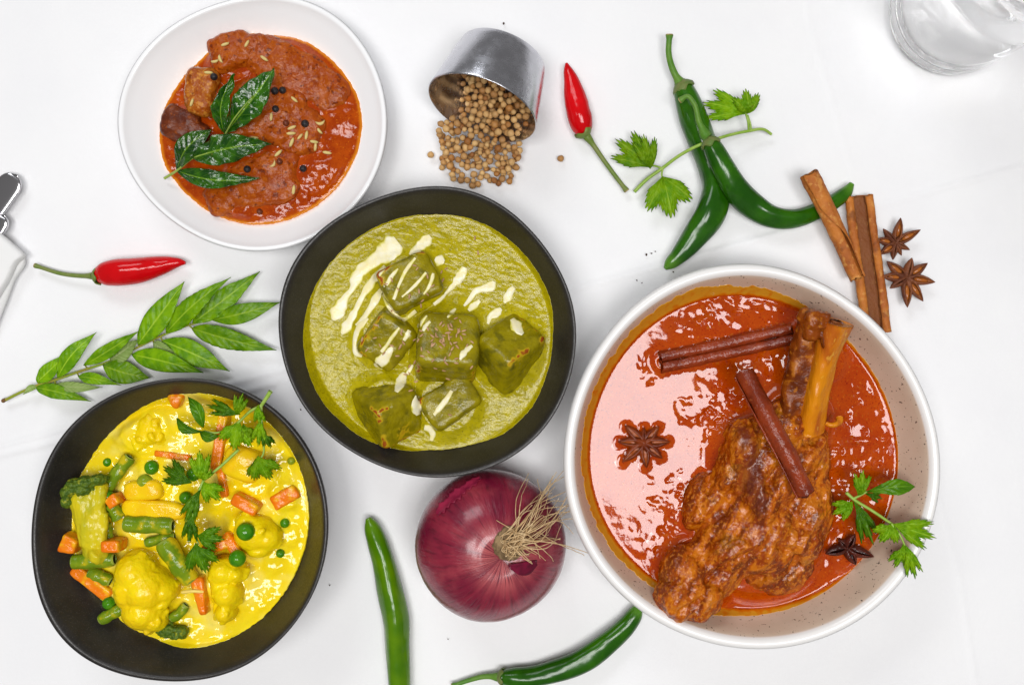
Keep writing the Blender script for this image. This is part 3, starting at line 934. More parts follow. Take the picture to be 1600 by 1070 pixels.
# ------------------------------------------------------------------ red onion
oc = P(767, 851, .036); oc[2] = .036
ax_o = np.array([.23, -.02, 1.0]); ax_o /= np.linalg.norm(ax_o)
ra, rc = .0443, .0365
onion = thing('red_onion', 'whole red onion with dry roots, between the middle black bowl and the speckled bowl', 'onion', (oc[0], oc[1], 0))
q = Vector((0, 0, 1)).rotation_difference(Vector(ax_o)).to_matrix()
Rq = np.array(q)
n, k = 120, 220
ph = np.linspace(0.0, math.pi, n); th = np.arange(k) / k * 2 * math.pi
sx = np.sin(ph)[:, None]; 
rr = ra * sx * (1 - .035 * np.exp(-((ph - 2.9) / .5) ** 2))[:, None]
zz = rc * np.cos(ph)[:, None] + .0 * th
zz = zz - .004 * np.exp(-(ph / .22) ** 2)[:, None]
x = rr * np.cos(th) * (1 + .012 * np.cos(2 * th + .6)); y = rr * np.sin(th) * (1 + .01 * np.cos(3 * th))
ridge = 1 + .0035 * fbm2(np.cos(th)[None] * 6 + 0 * ph[:, None], np.sin(th)[None] * 6 + ph[:, None] * .5, 2.2, 3, 41) * np.sin(ph)[:, None]
Vo = np.stack([x * ridge, y * ridge, zz + 0 * x], 2).reshape(-1, 3)
m_onion, nt, b = newmat('red_onion_skin')
tc = nt.nodes.new('ShaderNodeTexCoord')
sep = nt.nodes.new('ShaderNodeSeparateXYZ'); nt.links.new(attr_(nt, 'axisco', True), sep.inputs[0])
rho = math_(nt, 'SQRT', math_(nt, 'ADD', math_(nt, 'MULTIPLY', sep.outputs[0], sep.outputs[0]), math_(nt, 'MULTIPLY', sep.outputs[1], sep.outputs[1])))
rho = math_(nt, 'MAXIMUM', rho, .0005)
cmb = nt.nodes.new('ShaderNodeCombineXYZ')
nt.links.new(math_(nt, 'DIVIDE', sep.outputs[0], rho), cmb.inputs[0]); nt.links.new(math_(nt, 'DIVIDE', sep.outputs[1], rho), cmb.inputs[1])
nt.links.new(math_(nt, 'MULTIPLY', sep.outputs[2], 9), cmb.inputs[2])
st1 = noise_(nt, cmb.outputs[0], 16, 4, .6); st2 = noise_(nt, cmb.outputs[0], 3.0, 3)
vec = coords(nt)
c = mixc(nt, ramp(nt, st2, .35, .65), (.15, .005, .024), (.235, .014, .034))
c = mixc(nt, math_(nt, 'MULTIPLY', ramp(nt, st1, .48, .72), .65), c, (.07, .002, .012))
c = mixc(nt, math_(nt, 'MULTIPLY', ramp(nt, noise_(nt, vec, 45, 4), .50, .72), .55), c, (.36, .05, .065))
near = ramp(nt, rho, .026, .010)
c = mixc(nt, math_(nt, 'MULTIPLY', math_(nt, 'MULTIPLY', near, ramp(nt, st2, .25, .6)), .85), c, (.50, .115, .115))
c = mixc(nt, math_(nt, 'MULTIPLY', math_(nt, 'MULTIPLY', ramp(nt, rho, .018, .011), ramp(nt, st1, .5, .58)), .85), c, (.11, .006, .022))
nt.links.new(c, b.inputs['Base Color'])
b.inputs['Roughness'].default_value = .3
b.inputs['Coat Weight'].default_value = .5; b.inputs['Coat Roughness'].default_value = .16; b.inputs['Specular IOR Level'].default_value = .3
bp = nt.nodes.new('ShaderNodeBump'); bp.inputs['Distance'].default_value = .0007
nt.links.new(st1, bp.inputs['Height']); nt.links.new(bp.outputs[0], b.inputs['Normal'])
part('skin', oc + Vo @ Rq.T, gridf(n, k, True), m_onion, onion, attrs={'axisco': Vo})
# torn flake of outer skin
m_flake = mat('torn_onion_skin', (.32, .018, .055), (.20, .008, .034), 160, rough=.35, stretch=(1, 1, 1), layers=(('noise', (60, 3), .55, .7, (.62, .20, .22), .7),))
def on_onion(px, py, lift=0):
    o = np.array([0, 0, H]); d = P(px, py, 0) - o; d /= np.linalg.norm(d)
    A = Rq.T @ (o - oc) / [ra, ra, rc]; B = Rq.T @ d / [ra, ra, rc]
    a_, b_, c_ = B @ B, 2 * A @ B, A @ A - 1
    disc = max(b_*b_ - 4*a_*c_, 0)
    t_ = (-b_ - math.sqrt(disc)) / (2*a_)
    p = o + d * t_
    nl = (Rq.T @ (p - oc)) / [ra**2, ra**2, rc**2]
    nn = Rq @ nl; nn /= np.linalg.norm(nn)
    return p + nn * lift, nn
fl = curve([(684,804,3),(692,793,7),(700,786,5),(714,773,8),(726,764,5),(738,755,6),(752,747,2)], 26)
V = []
for i, (a, b_, w) in enumerate(fl):
    for u in np.linspace(-1, 1, 7):
        w2 = w * (1 + .35 * math.sin(i * 2.1 + u)); V.append(on_onion(a + u * w2 * .62, b_ + u * w2 * .78, .0003 + .0007 * u * u)[0])
thicken(part('loose_skin', V, gridf(26, 7), m_flake, onion), .0002)
fl = curve([(795,884,3),(810,888,9),(825,886,10),(838,878,4)], 16)
V = []
for i, (a, b_, w) in enumerate(fl):
    for u in np.linspace(-1, 1, 7):
        V.append(on_onion(a + u * w * .1, b_ + u * w, .0003 + .0005 * u * u)[0])
m_flake2 = mat('dark_onion_skin', (.17, .005, .03), (.09, .004, .018), 160, rough=.35)
thicken(part('loose_skin', V, gridf(16, 7), m_flake2, onion), .0002)
# root plate and roots
m_rootplate = mat('onion_root_plate', (.30, .20, .10), (.12, .075, .035), 300, rough=.9, bump=((500, .001, 4),))
m_root = mat('dry_onion_root', (.68, .50, .28), (.52, .34, .16), 300, rough=.75, bump=((600, .0002, 2),))
rp, rn = on_onion(797, 850, -.002)
v, f = ell((0, 0, 0), (.0095, .0095, .0032), sub=4)
v = v + v / .01 * (fbm(v, 420, 3, 3) * .0016)[:, None]
part('root_plate', rp + v @ Rq.T, f, m_rootplate, onion)
rr_ = np.random.default_rng(5)
ends = [(880,735),(884,742),(889,765),(868,748),(890,790),(884,800),(913,868),(855,762),(846,768),(838,870),(843,872),(872,842),(880,815),(826,748),(862,770),(873,778),(832,800),(845,815),(780,835),(852,842),(820,872),(812,868),(895,780),(860,850),(868,800),(850,795)]
def root(pts):
    c = curve(pts, 26)
    c[:, :3] += .0006 * np.stack([fbm(c[:, :3], 130, 2, s_ + int(rr_.integers(99))) for s_ in (1, 2, 3)], 1) * np.linspace(0, 1, 26)[:, None]
    c[:, 2] = np.maximum(c[:, 2], .002)
    part('root', *tube(c, W(1, .07) * np.linspace(rr_.uniform(.8, 1.25), .5, 26), 5), m_root, onion)
for k_, (ex, ey) in enumerate(ends * 2):
    a0 = rr_.uniform(0, 6.28); d0 = rr_.uniform(0, 20)
    sx_, sy_ = 798 + d0 * math.cos(a0), 848 + d0 * math.sin(a0)
    if k_ >= len(ends): ex, ey = ex + rr_.normal(0, 14), ey + rr_.normal(0, 14)
    p0, n0 = on_onion(sx_, sy_, 0.001)
    mx, my = (sx_ + ex) / 2 + rr_.normal(0, 11), (sy_ + ey) / 2 + rr_.normal(0, 11) - 4
    h1 = rr_.uniform(.003, .012); h2 = rr_.uniform(.001, .008)
    p1 = on_onion(sx_ * .65 + mx * .35, sy_ * .65 + my * .35, h1 * .8)[0]
    p2 = on_onion(mx, my, h1)[0]
    if (ex - 767) ** 2 + (ey - 851) ** 2 < 108 ** 2: p3 = on_onion(ex, ey, h2)[0]
    else: p3 = P(ex, ey, .042)
    root([p0, p1, p2, p3])
for k_ in range(26):     # the tangled mat close to the plate
    a0 = rr_.uniform(0, 6.28); d0 = rr_.uniform(4, 24); a1 = a0 + rr_.uniform(-1.4, 1.4); d1 = rr_.uniform(14, 36)
    cx, cy = 803, 845
    p = [on_onion(cx + d0 * math.cos(a0), cy + d0 * math.sin(a0), .001)[0], on_onion(cx + (d0 + d1) / 2 * math.cos((a0 + a1) / 2), cy + (d0 + d1) / 2 * math.sin((a0 + a1) / 2), rr_.uniform(.002, .006))[0], on_onion(cx + d1 * math.cos(a1) + 12, cy + d1 * math.sin(a1) - 8, rr_.uniform(.0005, .004))[0]]
    root(p)

# ------------------------------------------------------------------ steel cup and coriander seeds
m_steel, nt, b = newmat('brushed_steel')
b.inputs['Metallic'].default_value = 1; b.inputs['Base Color'].default_value = (.60, .60, .64, 1); b.inputs['Roughness'].default_value = .27
vec = coords(nt)
mp = nt.nodes.new('ShaderNodeMapping'); mp.inputs['Scale'].default_value = (60, 60, 2500)
tc = nt.nodes.new('ShaderNodeTexCoord'); nt.links.new(tc.outputs['Object'], mp.inputs[0])
bp = nt.nodes.new('ShaderNodeBump'); bp.inputs['Distance'].default_value = .00005
nt.links.new(noise_(nt, mp.outputs[0], 1, 2), bp.inputs['Height']); nt.links.new(bp.outputs[0], b.inputs['Normal'])
mr = nt.nodes.new('ShaderNodeMapRange'); nt.links.new(noise_(nt, vec, 130, 4), mr.inputs[0])
mr.inputs[1].default_value = .3; mr.inputs[2].default_value = .7; mr.inputs[3].default_value = .18; mr.inputs[4].default_value = .34
nt.links.new(mr.outputs[0], b.inputs['Roughness'])
RR, RB, CL_ = .0335, .0275, .0385
el = math.radians(17); az = math.atan2(-.94, -.34)
ad = np.array([math.cos(el) * math.cos(az), math.cos(el) * math.sin(az), math.sin(el)])   # towards the mouth
Cr = P(753, 171, .0365)
uu_ = np.cross([0, 0, 1.0], ad); uu_ /= np.linalg.norm(uu_); vv_ = np.cross(ad, uu_)
prof = [(0.0001, -CL_ + .0006), (RB - .004, -CL_ + .0006), (RB - .0012, -CL_ + .0022), (RB - .0006 + .0003, -CL_ + .006), (RR - .0008, -.0012), (RR - .0006, 0), (RR, .0002), (RR + .0002, -.001), (RB + .0002, -CL_ + .005), (RB - .0008, -CL_ + .0012), (RB - .004, -CL_ - .0003), (0.0001, -CL_ - .0003)]
nth = 96; th = np.arange(nth) / nth * 2 * math.pi
V = np.concatenate([np.stack([r * np.cos(th), r * np.sin(th), np.full(nth, a)], 1) for r, a in prof])
F = [tuple(q_) for q_ in gridf(len(prof), nth, True).tolist()]
cupo = bpy.data.objects.new('steel_cup', mesh_of('steel_cup', V, F, m_steel))
col.objects.link(cupo)
Rc = np.stack([uu_, vv_, ad], 1)
cupo.matrix_world = Matrix.Translation(Vector(Cr)) @ Matrix(Rc.tolist()).to_4x4()
tag(cupo, 'tipped brushed steel cup spilling coriander seeds onto the cloth', 'cup')
em = cupo.modifiers.new('edges', 'BEVEL'); em.width = .0003; em.segments = 2; em.limit_method = 'ANGLE'

m_seed = mat('coriander_seed', (.50, .235, .062), (.38, .155, .036), 500, rough=.5, rand=((.24, .085, .022), .9, (.72, .47, .20), .85), bump=((900, .0004, 2),))
def seed_mesh(s):
    v, f = ico(2)
    v = v.copy()
    a = np.arctan2(v[:, 1], v[:, 0])
    v *= (1 + .06 * np.cos(9 * a) * np.sqrt(np.clip(1 - v[:, 2]**2, 0, 1)))[:, None]
    v[:, 2] *= 1.06; v[v[:, 2] > 1.0, 2] *= 1.12
    v += .05 * np.stack([fbm(v, 1.2, 2, s + q_) for q_ in range(3)], 1)
    return mesh_of('coriander_seed', v * .00205, f, m_seed)
seedm = [seed_mesh(s) for s in (1, 9, 17)]
def inpoly(x, y, poly):
    c = False
    for (x0, y0), (x1, y1) in zip(poly, poly[1:] + poly[:1]):
        if (y0 > y) != (y1 > y) and x < (x1 - x0) * (y - y0) / (y1 - y0) + x0: c = not c
    return c
POLY_OUT = [(690,196),(720,190),(808,205),(812,232),(808,262),(796,284),(760,282),(735,292),(712,284),(694,262),(686,225)]
rs = np.random.default_rng(11)
rseed = .0021
pos = np.zeros((0, 3)); rad = []
def cupcoord(p):
    d = p - Cr
    a = d @ ad; return a, np.linalg.norm(d - a * ad)
def conr(a): return RB + (RR - RB) * (a + CL_) / CL_ - .0008
tries = 0
while tries < 16000 and len(pos) < 1100:
    tries += 1
    x, y = rs.uniform(-.055, .010), rs.uniform(.085, .185)
    r = rseed * rs.uniform(.74, 1.16)
    # depth inside the cup along its axis, seen from above
    dxy = np.array([x - Cr[0], y - Cr[1]]); ah = dxy @ ad[:2] / math.cos(el)
    z0 = None
    for zt in np.linspace(.0018, .05, 60):
        a, pr = cupcoord(np.array([x, y, zt]))
        if -CL_ + r < a < -.0005 and pr < conr(a) - r * .95: z0 = zt; break
    inside = z0 is not None
    lat = abs(np.cross(dxy, ad[:2])) / math.cos(el)
    if inside:
        base = z0; cap = .0165 + .55 * max(0, -ah) + .002
        # heap leans to the right-hand side of the cup
        latd = (dxy[0] * ad[1] - dxy[1] * ad[0]) / math.cos(el)
        cap -= max(0, latd - .009) * 1.6
    else:
        base = r
        k = H / (H - .004)
        px = x / (S * (H - .004) / H) + 800; py = 535 - y / (S * (H - .004) / H)
        if not inpoly(px, py, POLY_OUT): continue
        fade = max(0, 1 - max(0, (py - 205)) / 85)
        if rs.random() > .30 + .9 * fade: continue
        cap = .0040 + .013 * fade ** 1.1
    z = base
    if len(pos):
        d2 = (pos[:, 0] - x) ** 2 + (pos[:, 1] - y) ** 2
        sm = (np.array(rad) + r) * .96
        m = d2 < sm ** 2
        if m.any(): z = max(z, (pos[m, 2] + np.sqrt(sm[m] ** 2 - d2[m])).max())
    if z > cap: continue
    a, pr = cupcoord(np.array([x, y, z]))
    if -CL_ - r < a < r * .8:
        if inside and (pr > conr(a) - r * .8 or a > -.0002): continue
        if not inside and conr(a) - r * .9 < pr:
            if pr < conr(a) + r * 1.0 + .0008: continue
    pos = np.vstack([pos, [x, y, z]]); rad.append(r)
rad = np.array(rad)
# how much of each seed the lens sees
cam_p = np.array([0, 0, H])
vis = np.zeros(len(pos))
cupt = bvh(V @ Rc.T + Cr, F)
for i in range(len(pos)):
    for a in range(9):
        o_ = np.zeros(3) if a == 0 else np.array([math.cos(a * .785), math.sin(a * .785), .3]) * rad[i] * .75
        p = pos[i] + o_
        d = p - cam_p; L_ = np.linalg.norm(d); d /= L_
        oc_ = pos - cam_p; tca = oc_ @ d; d2 = (oc_ ** 2).sum(1) - tca ** 2
        blk = (d2 < (rad * .97) ** 2) & (tca < L_ - rad * .6); blk[i] = False
        if blk.any(): continue
        l_, n_, i_, ds = cupt.ray_cast(Vector(cam_p), Vector(d))
        if l_ is not None and ds < L_ - .001: continue
        vis[i] += 1
order = np.argsort(-vis)
show = [i for i in order if vis[i] >= 2][:283]
showset = set(show)
def put_seed(p, r, label, group):
    o = bpy.data.objects.new('coriander_seed', random.choice(seedm))
    col.objects.link(o)
    o.location = p; o.rotation_euler = (random.uniform(0, 6), random.uniform(0, 6), random.uniform(0, 6))
    o.scale = (r / .00205,) * 3
    return tag(o, label, 'seed', group)
for i in show:
    a, pr = cupcoord(pos[i])
    if a < 0 and pr < conr(a):
        put_seed(pos[i], rad[i], 'tan coriander seed in the heap inside the steel cup', 'coriander seeds inside the steel cup')
    else:
        put_seed(pos[i], rad[i], 'tan coriander seed spilled on the cloth in front of the steel cup', 'coriander seeds spilled in front of the cup')
rest = [i for i in range(len(pos)) if i not in showset]
v1, f1 = ico(1)
V2, F2 = merge([(v1 * rad[i] + pos[i], f1) for i in rest])
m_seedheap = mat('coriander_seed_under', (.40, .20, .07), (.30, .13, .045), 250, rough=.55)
solo('coriander_seeds', V2, F2, m_seedheap, 'lower layers of the coriander seed heap under the seeds one can tell apart', 'seeds', kind='stuff')
put_seed(P(876, 248, .002), .0021, 'lone coriander seed left of the red chilli stem, apart from the spill', None)
put_seed(P(673, 242, .002), .0021, 'stray coriander seed lying farthest left of the spilled heap', None)
for a, b_ in [(684,213),(685,222),(695,224),(691,262),(702,273),(709,279),(722,276),(735,282),(747,288),(730,288),(752,279),(779,286),(778,274),(768,276),(797,257),(803,265),(807,240),(760,262),(724,265),(694,252)]:
    p = P(a, b_, .002)
    if np.min(np.linalg.norm(pos - p, axis=1)) > .0036:
        put_seed(p, .0021 * rs.uniform(.9, 1.1), 'tan coriander seed spilled on the cloth in front of the steel cup', 'coriander seeds spilled in front of the cup')

# ------------------------------------------------------------------ glass tumbler
m_glass, nt, b = newmat('clear_glass')
b.inputs['Transmission Weight'].default_value = 1; b.inputs['Roughness'].default_value = 0.0; b.inputs['IOR'].default_value = 1.36
b.inputs['Base Color'].default_value = (1, 1, 1, 1)
gc = P(1484, 22, 0)
prof = [(0.0001, .0085), (.018, .0082), (.031, .0086), (.0362, .0108), (.0376, .017), (.0386, .050), (.0405, .136), (.0413, .1375), (.0421, .136), (.0413, .070), (.0402, .020), (.0398, .006), (.0385, .0016), (.036, .0003), (.022, .0012), (.0001, .0016)]
pr = curve(prof, 90); pr[:, 0] = np.maximum(pr[:, 0], .0001)
V = np.concatenate([np.stack([gc[0] + r * np.cos(th), gc[1] + r * np.sin(th), np.full(nth, z + .0003)], 1) for r, z in pr])
solo('glass_tumbler', V, gridf(len(pr), nth, True)[:, ::-1], m_glass, 'empty clear glass tumbler with thick base in the top right corner', 'glass', loc=gc)

# ------------------------------------------------------------------ cutlery and napkin at the left edge
m_cut_steel = mat('polished_steel', (.56, .55, .57), rough=.16, metal=1)
def handle(label, tip, back, hw, z, thick=.0026, zb=.003):
    a, b_ = P(*tip, z), P(*back, zb)
    n = 70
    s = np.linspace(0, 1, n)
    c = a + s[:, None] * (b_ - a)
    Lg = np.linalg.norm(b_ - a)
    d = s * Lg
    w = hw * np.sqrt(np.clip(1 - np.clip(1 - d / (hw * 1.15), 0, 1) ** 2, 0.0008, 1)) * (1 - .35 * sstep(.02, Lg, d))
    k = 28
    an = np.arange(k) / k * 2 * math.pi
    sx_ = np.sign(np.cos(an)) * np.abs(np.cos(an)) ** .38; sy_ = np.sign(np.sin(an)) * np.abs(np.sin(an)) ** .5
    sec = np.stack([w[:, None] * sx_[None], np.minimum(thick / 2, w * .6 + .0002)[:, None] * sy_[None]], 2)
    V, F = sweep(c, sec)
    return solo('cutlery_handle', V, F, m_cut_steel, label, 'cutlery', 'cutlery tucked under the napkin')
handle('flat steel cutlery handle with rounded end at the left edge, upper of the two', (26, 273), (-150, 520), W(19.5), .0055, zb=.0022)
handle('shiny steel cutlery handle just above the napkin, lower of the two', (7, 336), (-140, 580), W(14.5), .0062, .0034, zb=.0022)
m_nap = mat('napkin_cloth', (.80, .80, .79), (.77, .77, .76), 30, rough=.9, bump=((1500, .0001, 2),), spec=.15)
nap = thing('napkin', 'folded white cloth napkin at the left edge over the cutlery', 'napkin', P(-60, 470))
def cloth_layer(poly, z0, z1, seed, name):
    """a folded layer of cloth with soft edges"""
    pl = np.array([P(a, b_, z1)[:2] for a, b_ in poly])
    c = pl.mean(0)
    k = 160
    e = np.r_[0, np.cumsum(np.linalg.norm(np.diff(np.vstack([pl, pl[:1]]), axis=0), axis=1))]
    t = np.linspace(0, e[-1], k, endpoint=False)
    pp = np.stack([np.interp(t, e, np.r_[pl[:, j], pl[0, j]]) for j in (0, 1)], 1)
    for _ in range(3): pp = (np.roll(pp, 1, 0) + pp * 2 + np.roll(pp, -1, 0)) / 4
    rows = []
    hh = z1 - z0
    for s_, zf in [(.01, 1), (.25, 1), (.5, 1), (.7, 1), (.85, 1), (.93, .99), (.97, .92), (.99, .75), (1.0, .5), (.992, .2), (.98, 0.0), (.01, 0.0)]:
        q_ = c + (pp - c) * s_
        z = z0 + hh * zf + (.0012 * fbm(np.c_[q_, np.zeros(k)], 45, 3, seed) if zf > .6 else 0)
        rows.append(np.c_[q_, z + np.zeros(k)])
    V = np.concatenate(rows)
    return part(name, V, gridf(len(rows), k, True), m_nap, nap)
cloth_layer([(-300,560),(-230,330),(-60,318),(2,368),(40,402),(36,418),(22,432),(8,470),(-20,540),(-90,650)], .0005, .0045, 3, 'bottom_fold')
cloth_layer([(-300,550),(-230,320),(-50,330),(0,366),(39,400),(24,404),(10,436),(-2,455),(-40,520),(-110,620)], .0042, .0115, 8, 'top_fold')

m_crumb = mat('spice_crumb', (.06, .025, .012), (.03, .012, .008), 900, rough=.8)
v, f = ico(2)
cme = mesh_of('spice_crumb', v * (1 + .3 * fbm(v, 2.5, 2, 3))[:, None] * [.0009, .0006, .0004], f, m_crumb)
for a, b_ in [(1018,396),(1024,393),(995,438),(1052,425),(515,914),(1003,442),(700,998),(787,37),(470,640),(1010,398)]:
    o = bpy.data.objects.new('spice_crumb', cme); col.objects.link(o)
    o.location = P(a, b_, .0002); o.rotation_euler = (0, 0, a); o.scale = (rs.uniform(.5, 1.0),) * 3
    tag(o, 'tiny dark spice crumb on the white tablecloth', 'crumb', 'spice crumbs on the tablecloth')

# ------------------------------------------------------------------ red curry: meat, leaves, peppercorns, fennel
m_meat = mat('coated_meat', (.29, .044, .001), (.37, .074, .003), 90, rough=.22, layers=(('noise', (60, 3), .50, .66, (.20, .028, .001), .75), ('noise', (420, 3), .52, .64, (.50, .13, .008), .45), ('noise', (300, 2), .58, .68, (.10, .010, .001), .75)), bump=((260, .0008, 4), (800, .0002, 3)), spec=.22)
m_meatdark = mat('browned_meat', (.075, .014, .007), (.16, .032, .006), 90, rough=.32, layers=(('noise', (420, 3), .56, .68, (.34, .08, .010), .6),), bump=((260, .0007, 4),), spec=.22)
m_meatlight = mat('tan_coated_meat', (.40, .12, .006), (.30, .06, .003), 110, rough=.30, layers=(('noise', (420, 3), .50, .64, (.58, .24, .03), .7), ('noise', (260, 3), .56, .68, (.12, .022, .002), .7)), bump=((330, .0008, 4),), spec=.22)

def chunk(name, label, cat, specs, z, mat_, group, voxel=.0009, rough=.0014, seed=0, freq=85, sm=4, boxy=0):
    """specs: (px, py, rx px, ry px, rz m, turn deg[, dz])"""
    ps = []
    for s_ in specs:
        c = P(s_[0], s_[1], z + (s_[6] if len(s_) > 6 else 0))
        v, f = ico(3)
        v = v.copy()
        if boxy:
            v = v / (np.abs(v) ** boxy).sum(1)[:, None] ** (1 / boxy)
        v = v * [W(s_[2], z), W(s_[3], z), s_[4]] @ rot('Z', -s_[5]).T
        ps.append((v + c, f))
    def dsp(V):
        return rough * (fbm(V, freq, 5, seed, .58) + .7 * np.minimum(np.abs(fbm(V, freq * .6, 2, seed + 5)) * 2 - .5, .3))
    V, F = blob(ps, voxel, sm, dsp)
    o = solo(name, V, F, mat_, label, cat, group)
    return o, bvh(V, F)

RT = [red_t]
MG = 'meat pieces in the red curry'
for lab, sp, m_, bx in [
    ('long slab of coated meat along the top right of the red curry', [(450,112,62,40,.0085,26),(505,140,44,32,.0070,35,-.001),(420,88,46,26,.0085,14,.0015)], m_meat, 4),
    ('piece of coated meat at the top edge of the red curry', [(366,86,36,30,.0120,-14),(386,72,30,14,.010,10,.001)], m_meat, 5),
    ('tan upright piece of meat left of the fried curry leaves', [(322,148,25,36,.0155,10),(318,168,22,20,.014,0)], m_meatlight, 5),
    ('dark browned piece of meat at the left edge of the red curry', [(287,198,28,26,.0125,24),(305,212,26,18,.011,10)], m_meatdark, 5),
    ('broad coated slab of meat in the centre of the red curry', [(420,180,62,52,.0105,12),(462,205,46,40,.0085,18),(388,205,38,36,.011,0)], m_meat, 4),
    ('coated slab of meat at the bottom of the red curry under the leaf sprig', [(412,284,60,40,.0100,-10),(366,306,44,26,.008,-22),(440,262,34,28,.0085,8)], m_meat, 4.5),
    ('small piece of meat low in the gravy at the bottom left of the red curry', [(350,322,26,16,.006,20),(382,334,12,9,.005,0)], m_meat, 3)]:
    o, t = chunk('meat_piece', lab, 'meat', sp, .0120, m_, MG, seed=len(RT) * 7, boxy=bx, rough=.0021, sm=3)
    RT.append(t)

def drape(data, trees, lift=.0007, mix=1.0):
    """lay a leaf on what is under it"""
    V, F, A = data
    V = V.copy()
    zmin = V[:, 2].min()
    for i in range(len(V)):
        V[i, 2] = max(V[i, 2], ztop(V[i, 0], V[i, 1], trees) + lift)
    return V, F, A
m_friedstem = mat('fried_leaf_stem', (.22, .34, .05), (.30, .38, .08), 200, rough=.2)
fs = thing('fried_curry_leaves', 'upper pair of glossy fried curry leaves on the red curry', 'curry leaves', hit(352, 212, RT)[0])
b_ = hit(353, 211, RT)[0] + [0, 0, .002]
add_leaf(fs, leaf_mesh(b_, P(429, 108, .037), W(24, .04), bow=-.002, arch=.0045, fold=.32, ripple=.0055, n=40, m=13, seed=3, peak=.5, blunt=.9, curl=.15), m_fried)
add_leaf(fs, leaf_mesh(b_ + [0, 0, .0004], P(368, 117, .038), W(13, .04), bow=.0035, arch=.005, fold=.75, ripple=.0055, n=40, m=13, seed=4, peak=.45, twist=25), m_fried)
part('stem', *tube(curve([b_ + [.0, -.0003, 0], b_ + (P(378, 175, .036) - b_) * .5 + [0, 0, .003], P(395, 150, .0395)], 12), np.linspace(.0006, .0003, 12), 6), m_friedstem, fs)
fs = thing('fried_curry_leaves', 'lower sprig of three glossy fried curry leaves reaching over the left gravy edge', 'curry leaves', hit(290, 262, RT)[0])
b0 = P(257, 279, .0195); b1 = P(276, 267, .0235); b2 = P(302, 247, .030)
stp = curve([b0, b1, b2, P(330, 238, .0335)], 26)
part('stem', *tube(stp, np.linspace(.00085, .0005, 26), 7), m_friedstem, fs)
add_leaf(fs, leaf_mesh(b1, P(331, 203, .032), W(18, .035), bow=.003, arch=.003, fold=.22, ripple=.003, n=36, m=13, seed=6, peak=.5), m_fried)
add_leaf(fs, leaf_mesh(b2, P(424, 225, .0335), W(23, .035), bow=.001, arch=.004, fold=.18, ripple=.0055, n=40, m=13, seed=7, peak=.40, twist=8), m_fried)
add_leaf(fs, leaf_mesh(b1 + [0, 0, -.0005], P(406, 279, .0275), W(15, .033), bow=-.004, arch=.004, fold=.30, ripple=.003, n=40, m=13, seed=8, peak=.42, twist=-14), m_curryleaf if 0 else m_fried)
for lf in [c for c in col.objects if c.name.startswith('leaf') and c.parent and c.parent.name.startswith('fried_curry')]:
    off = worldloc(lf.parent)
    for v in lf.data.vertices:
        w_ = np.array(v.co) + off
        zt = ztop(w_[0], w_[1], RT) + .0006
        if w_[2] < zt: v.co.z += zt - w_[2]
m_pepper = mat('black_peppercorn', (.012, .010, .012), (.03, .024, .024), 600, rough=.38, bump=((900, .0005, 3),))
m_pepbr = mat('brown_peppercorn', (.16, .035, .012), (.10, .02, .008), 600, rough=.3)
m_fennel = mat('fennel_seed', (.68, .49, .21), (.56, .40, .13), 900, rough=.4, rand=((.60, .52, .18), .7))
vp, fp = ico(3); vp = vp * (1 + .05 * fbm(vp, 4, 2, 3))[:, None]
pm = mesh_of('peppercorn', vp * .0021, fp, m_pepper); pm2 = mesh_of('peppercorn', vp * .0020, fp, m_pepbr)
def drop(name, me, px, py, trees, lift, label, cat, group, rz=0, sc_=1, tilt=True):
    p, n_ = hit(px, py, trees)
    o = bpy.data.objects.new(name, me); col.objects.link(o)
    o.location = p + np.array([0, 0, lift])
    q_ = Quaternion((0, 0, 1), rz)
    if tilt:
        q_ = Vector((0, 0, 1)).rotation_difference(Vector((n_ * [.7, .7, 1]).tolist()).normalized()) @ q_
    o.rotation_mode = 'QUATERNION'; o.rotation_quaternion = q_
    o.scale = (sc_,) * 3
    return tag(o, label, cat, group)
for a, b_, lab in [(335,121,'black peppercorn on the meat at the upper left, beside a fennel seed'),(430,143,'left one of two black peppercorns touching each other right of the leaf tip'),(442,142,'right one of two black peppercorns touching each other right of the leaf tip'),
    (431,171,'black peppercorn below the touching pair, in the middle of the red curry'),(477,194,'black peppercorn farthest right in the red curry'),(474,264,'black peppercorn at the lower right of the red curry'),(387,265,'black peppercorn at the tip of the lowest fried leaf'),(345,193,'peppercorn between the upper fried leaves near their base')]:
    drop('peppercorn', pm, a, b_, RT, .0009, lab, 'peppercorn', 'black peppercorns on the red curry', sc_=random.uniform(.95, 1.12))
for a, b_, lab in [(447,193,'brown spice berry left of the rightmost peppercorn'),(437,253,'brown spice berry beside fennel seeds at lower centre of the red curry'),(406,331,'brown spice berry near the bottom edge of the red curry')]:
    drop('spice_berry', pm2, a, b_, RT, .0006, lab, 'spice berry', 'brown spice berries on the red curry', sc_=.95)
v, f = ico(3); v = v.copy()
a_ = np.arctan2(v[:, 2], v[:, 1]); v *= (1 + .07 * np.cos(7 * a_))[:, None]
def fenn(bend):
    w_ = v * [.0027, .00095, .0009]; w_[:, 1] += bend * ((w_[:, 0] / .0027) ** 2)
    return mesh_of('fennel_seed', w_, f, m_fennel)
fm = [fenn(0), fenn(.0006), fenn(.0014)]
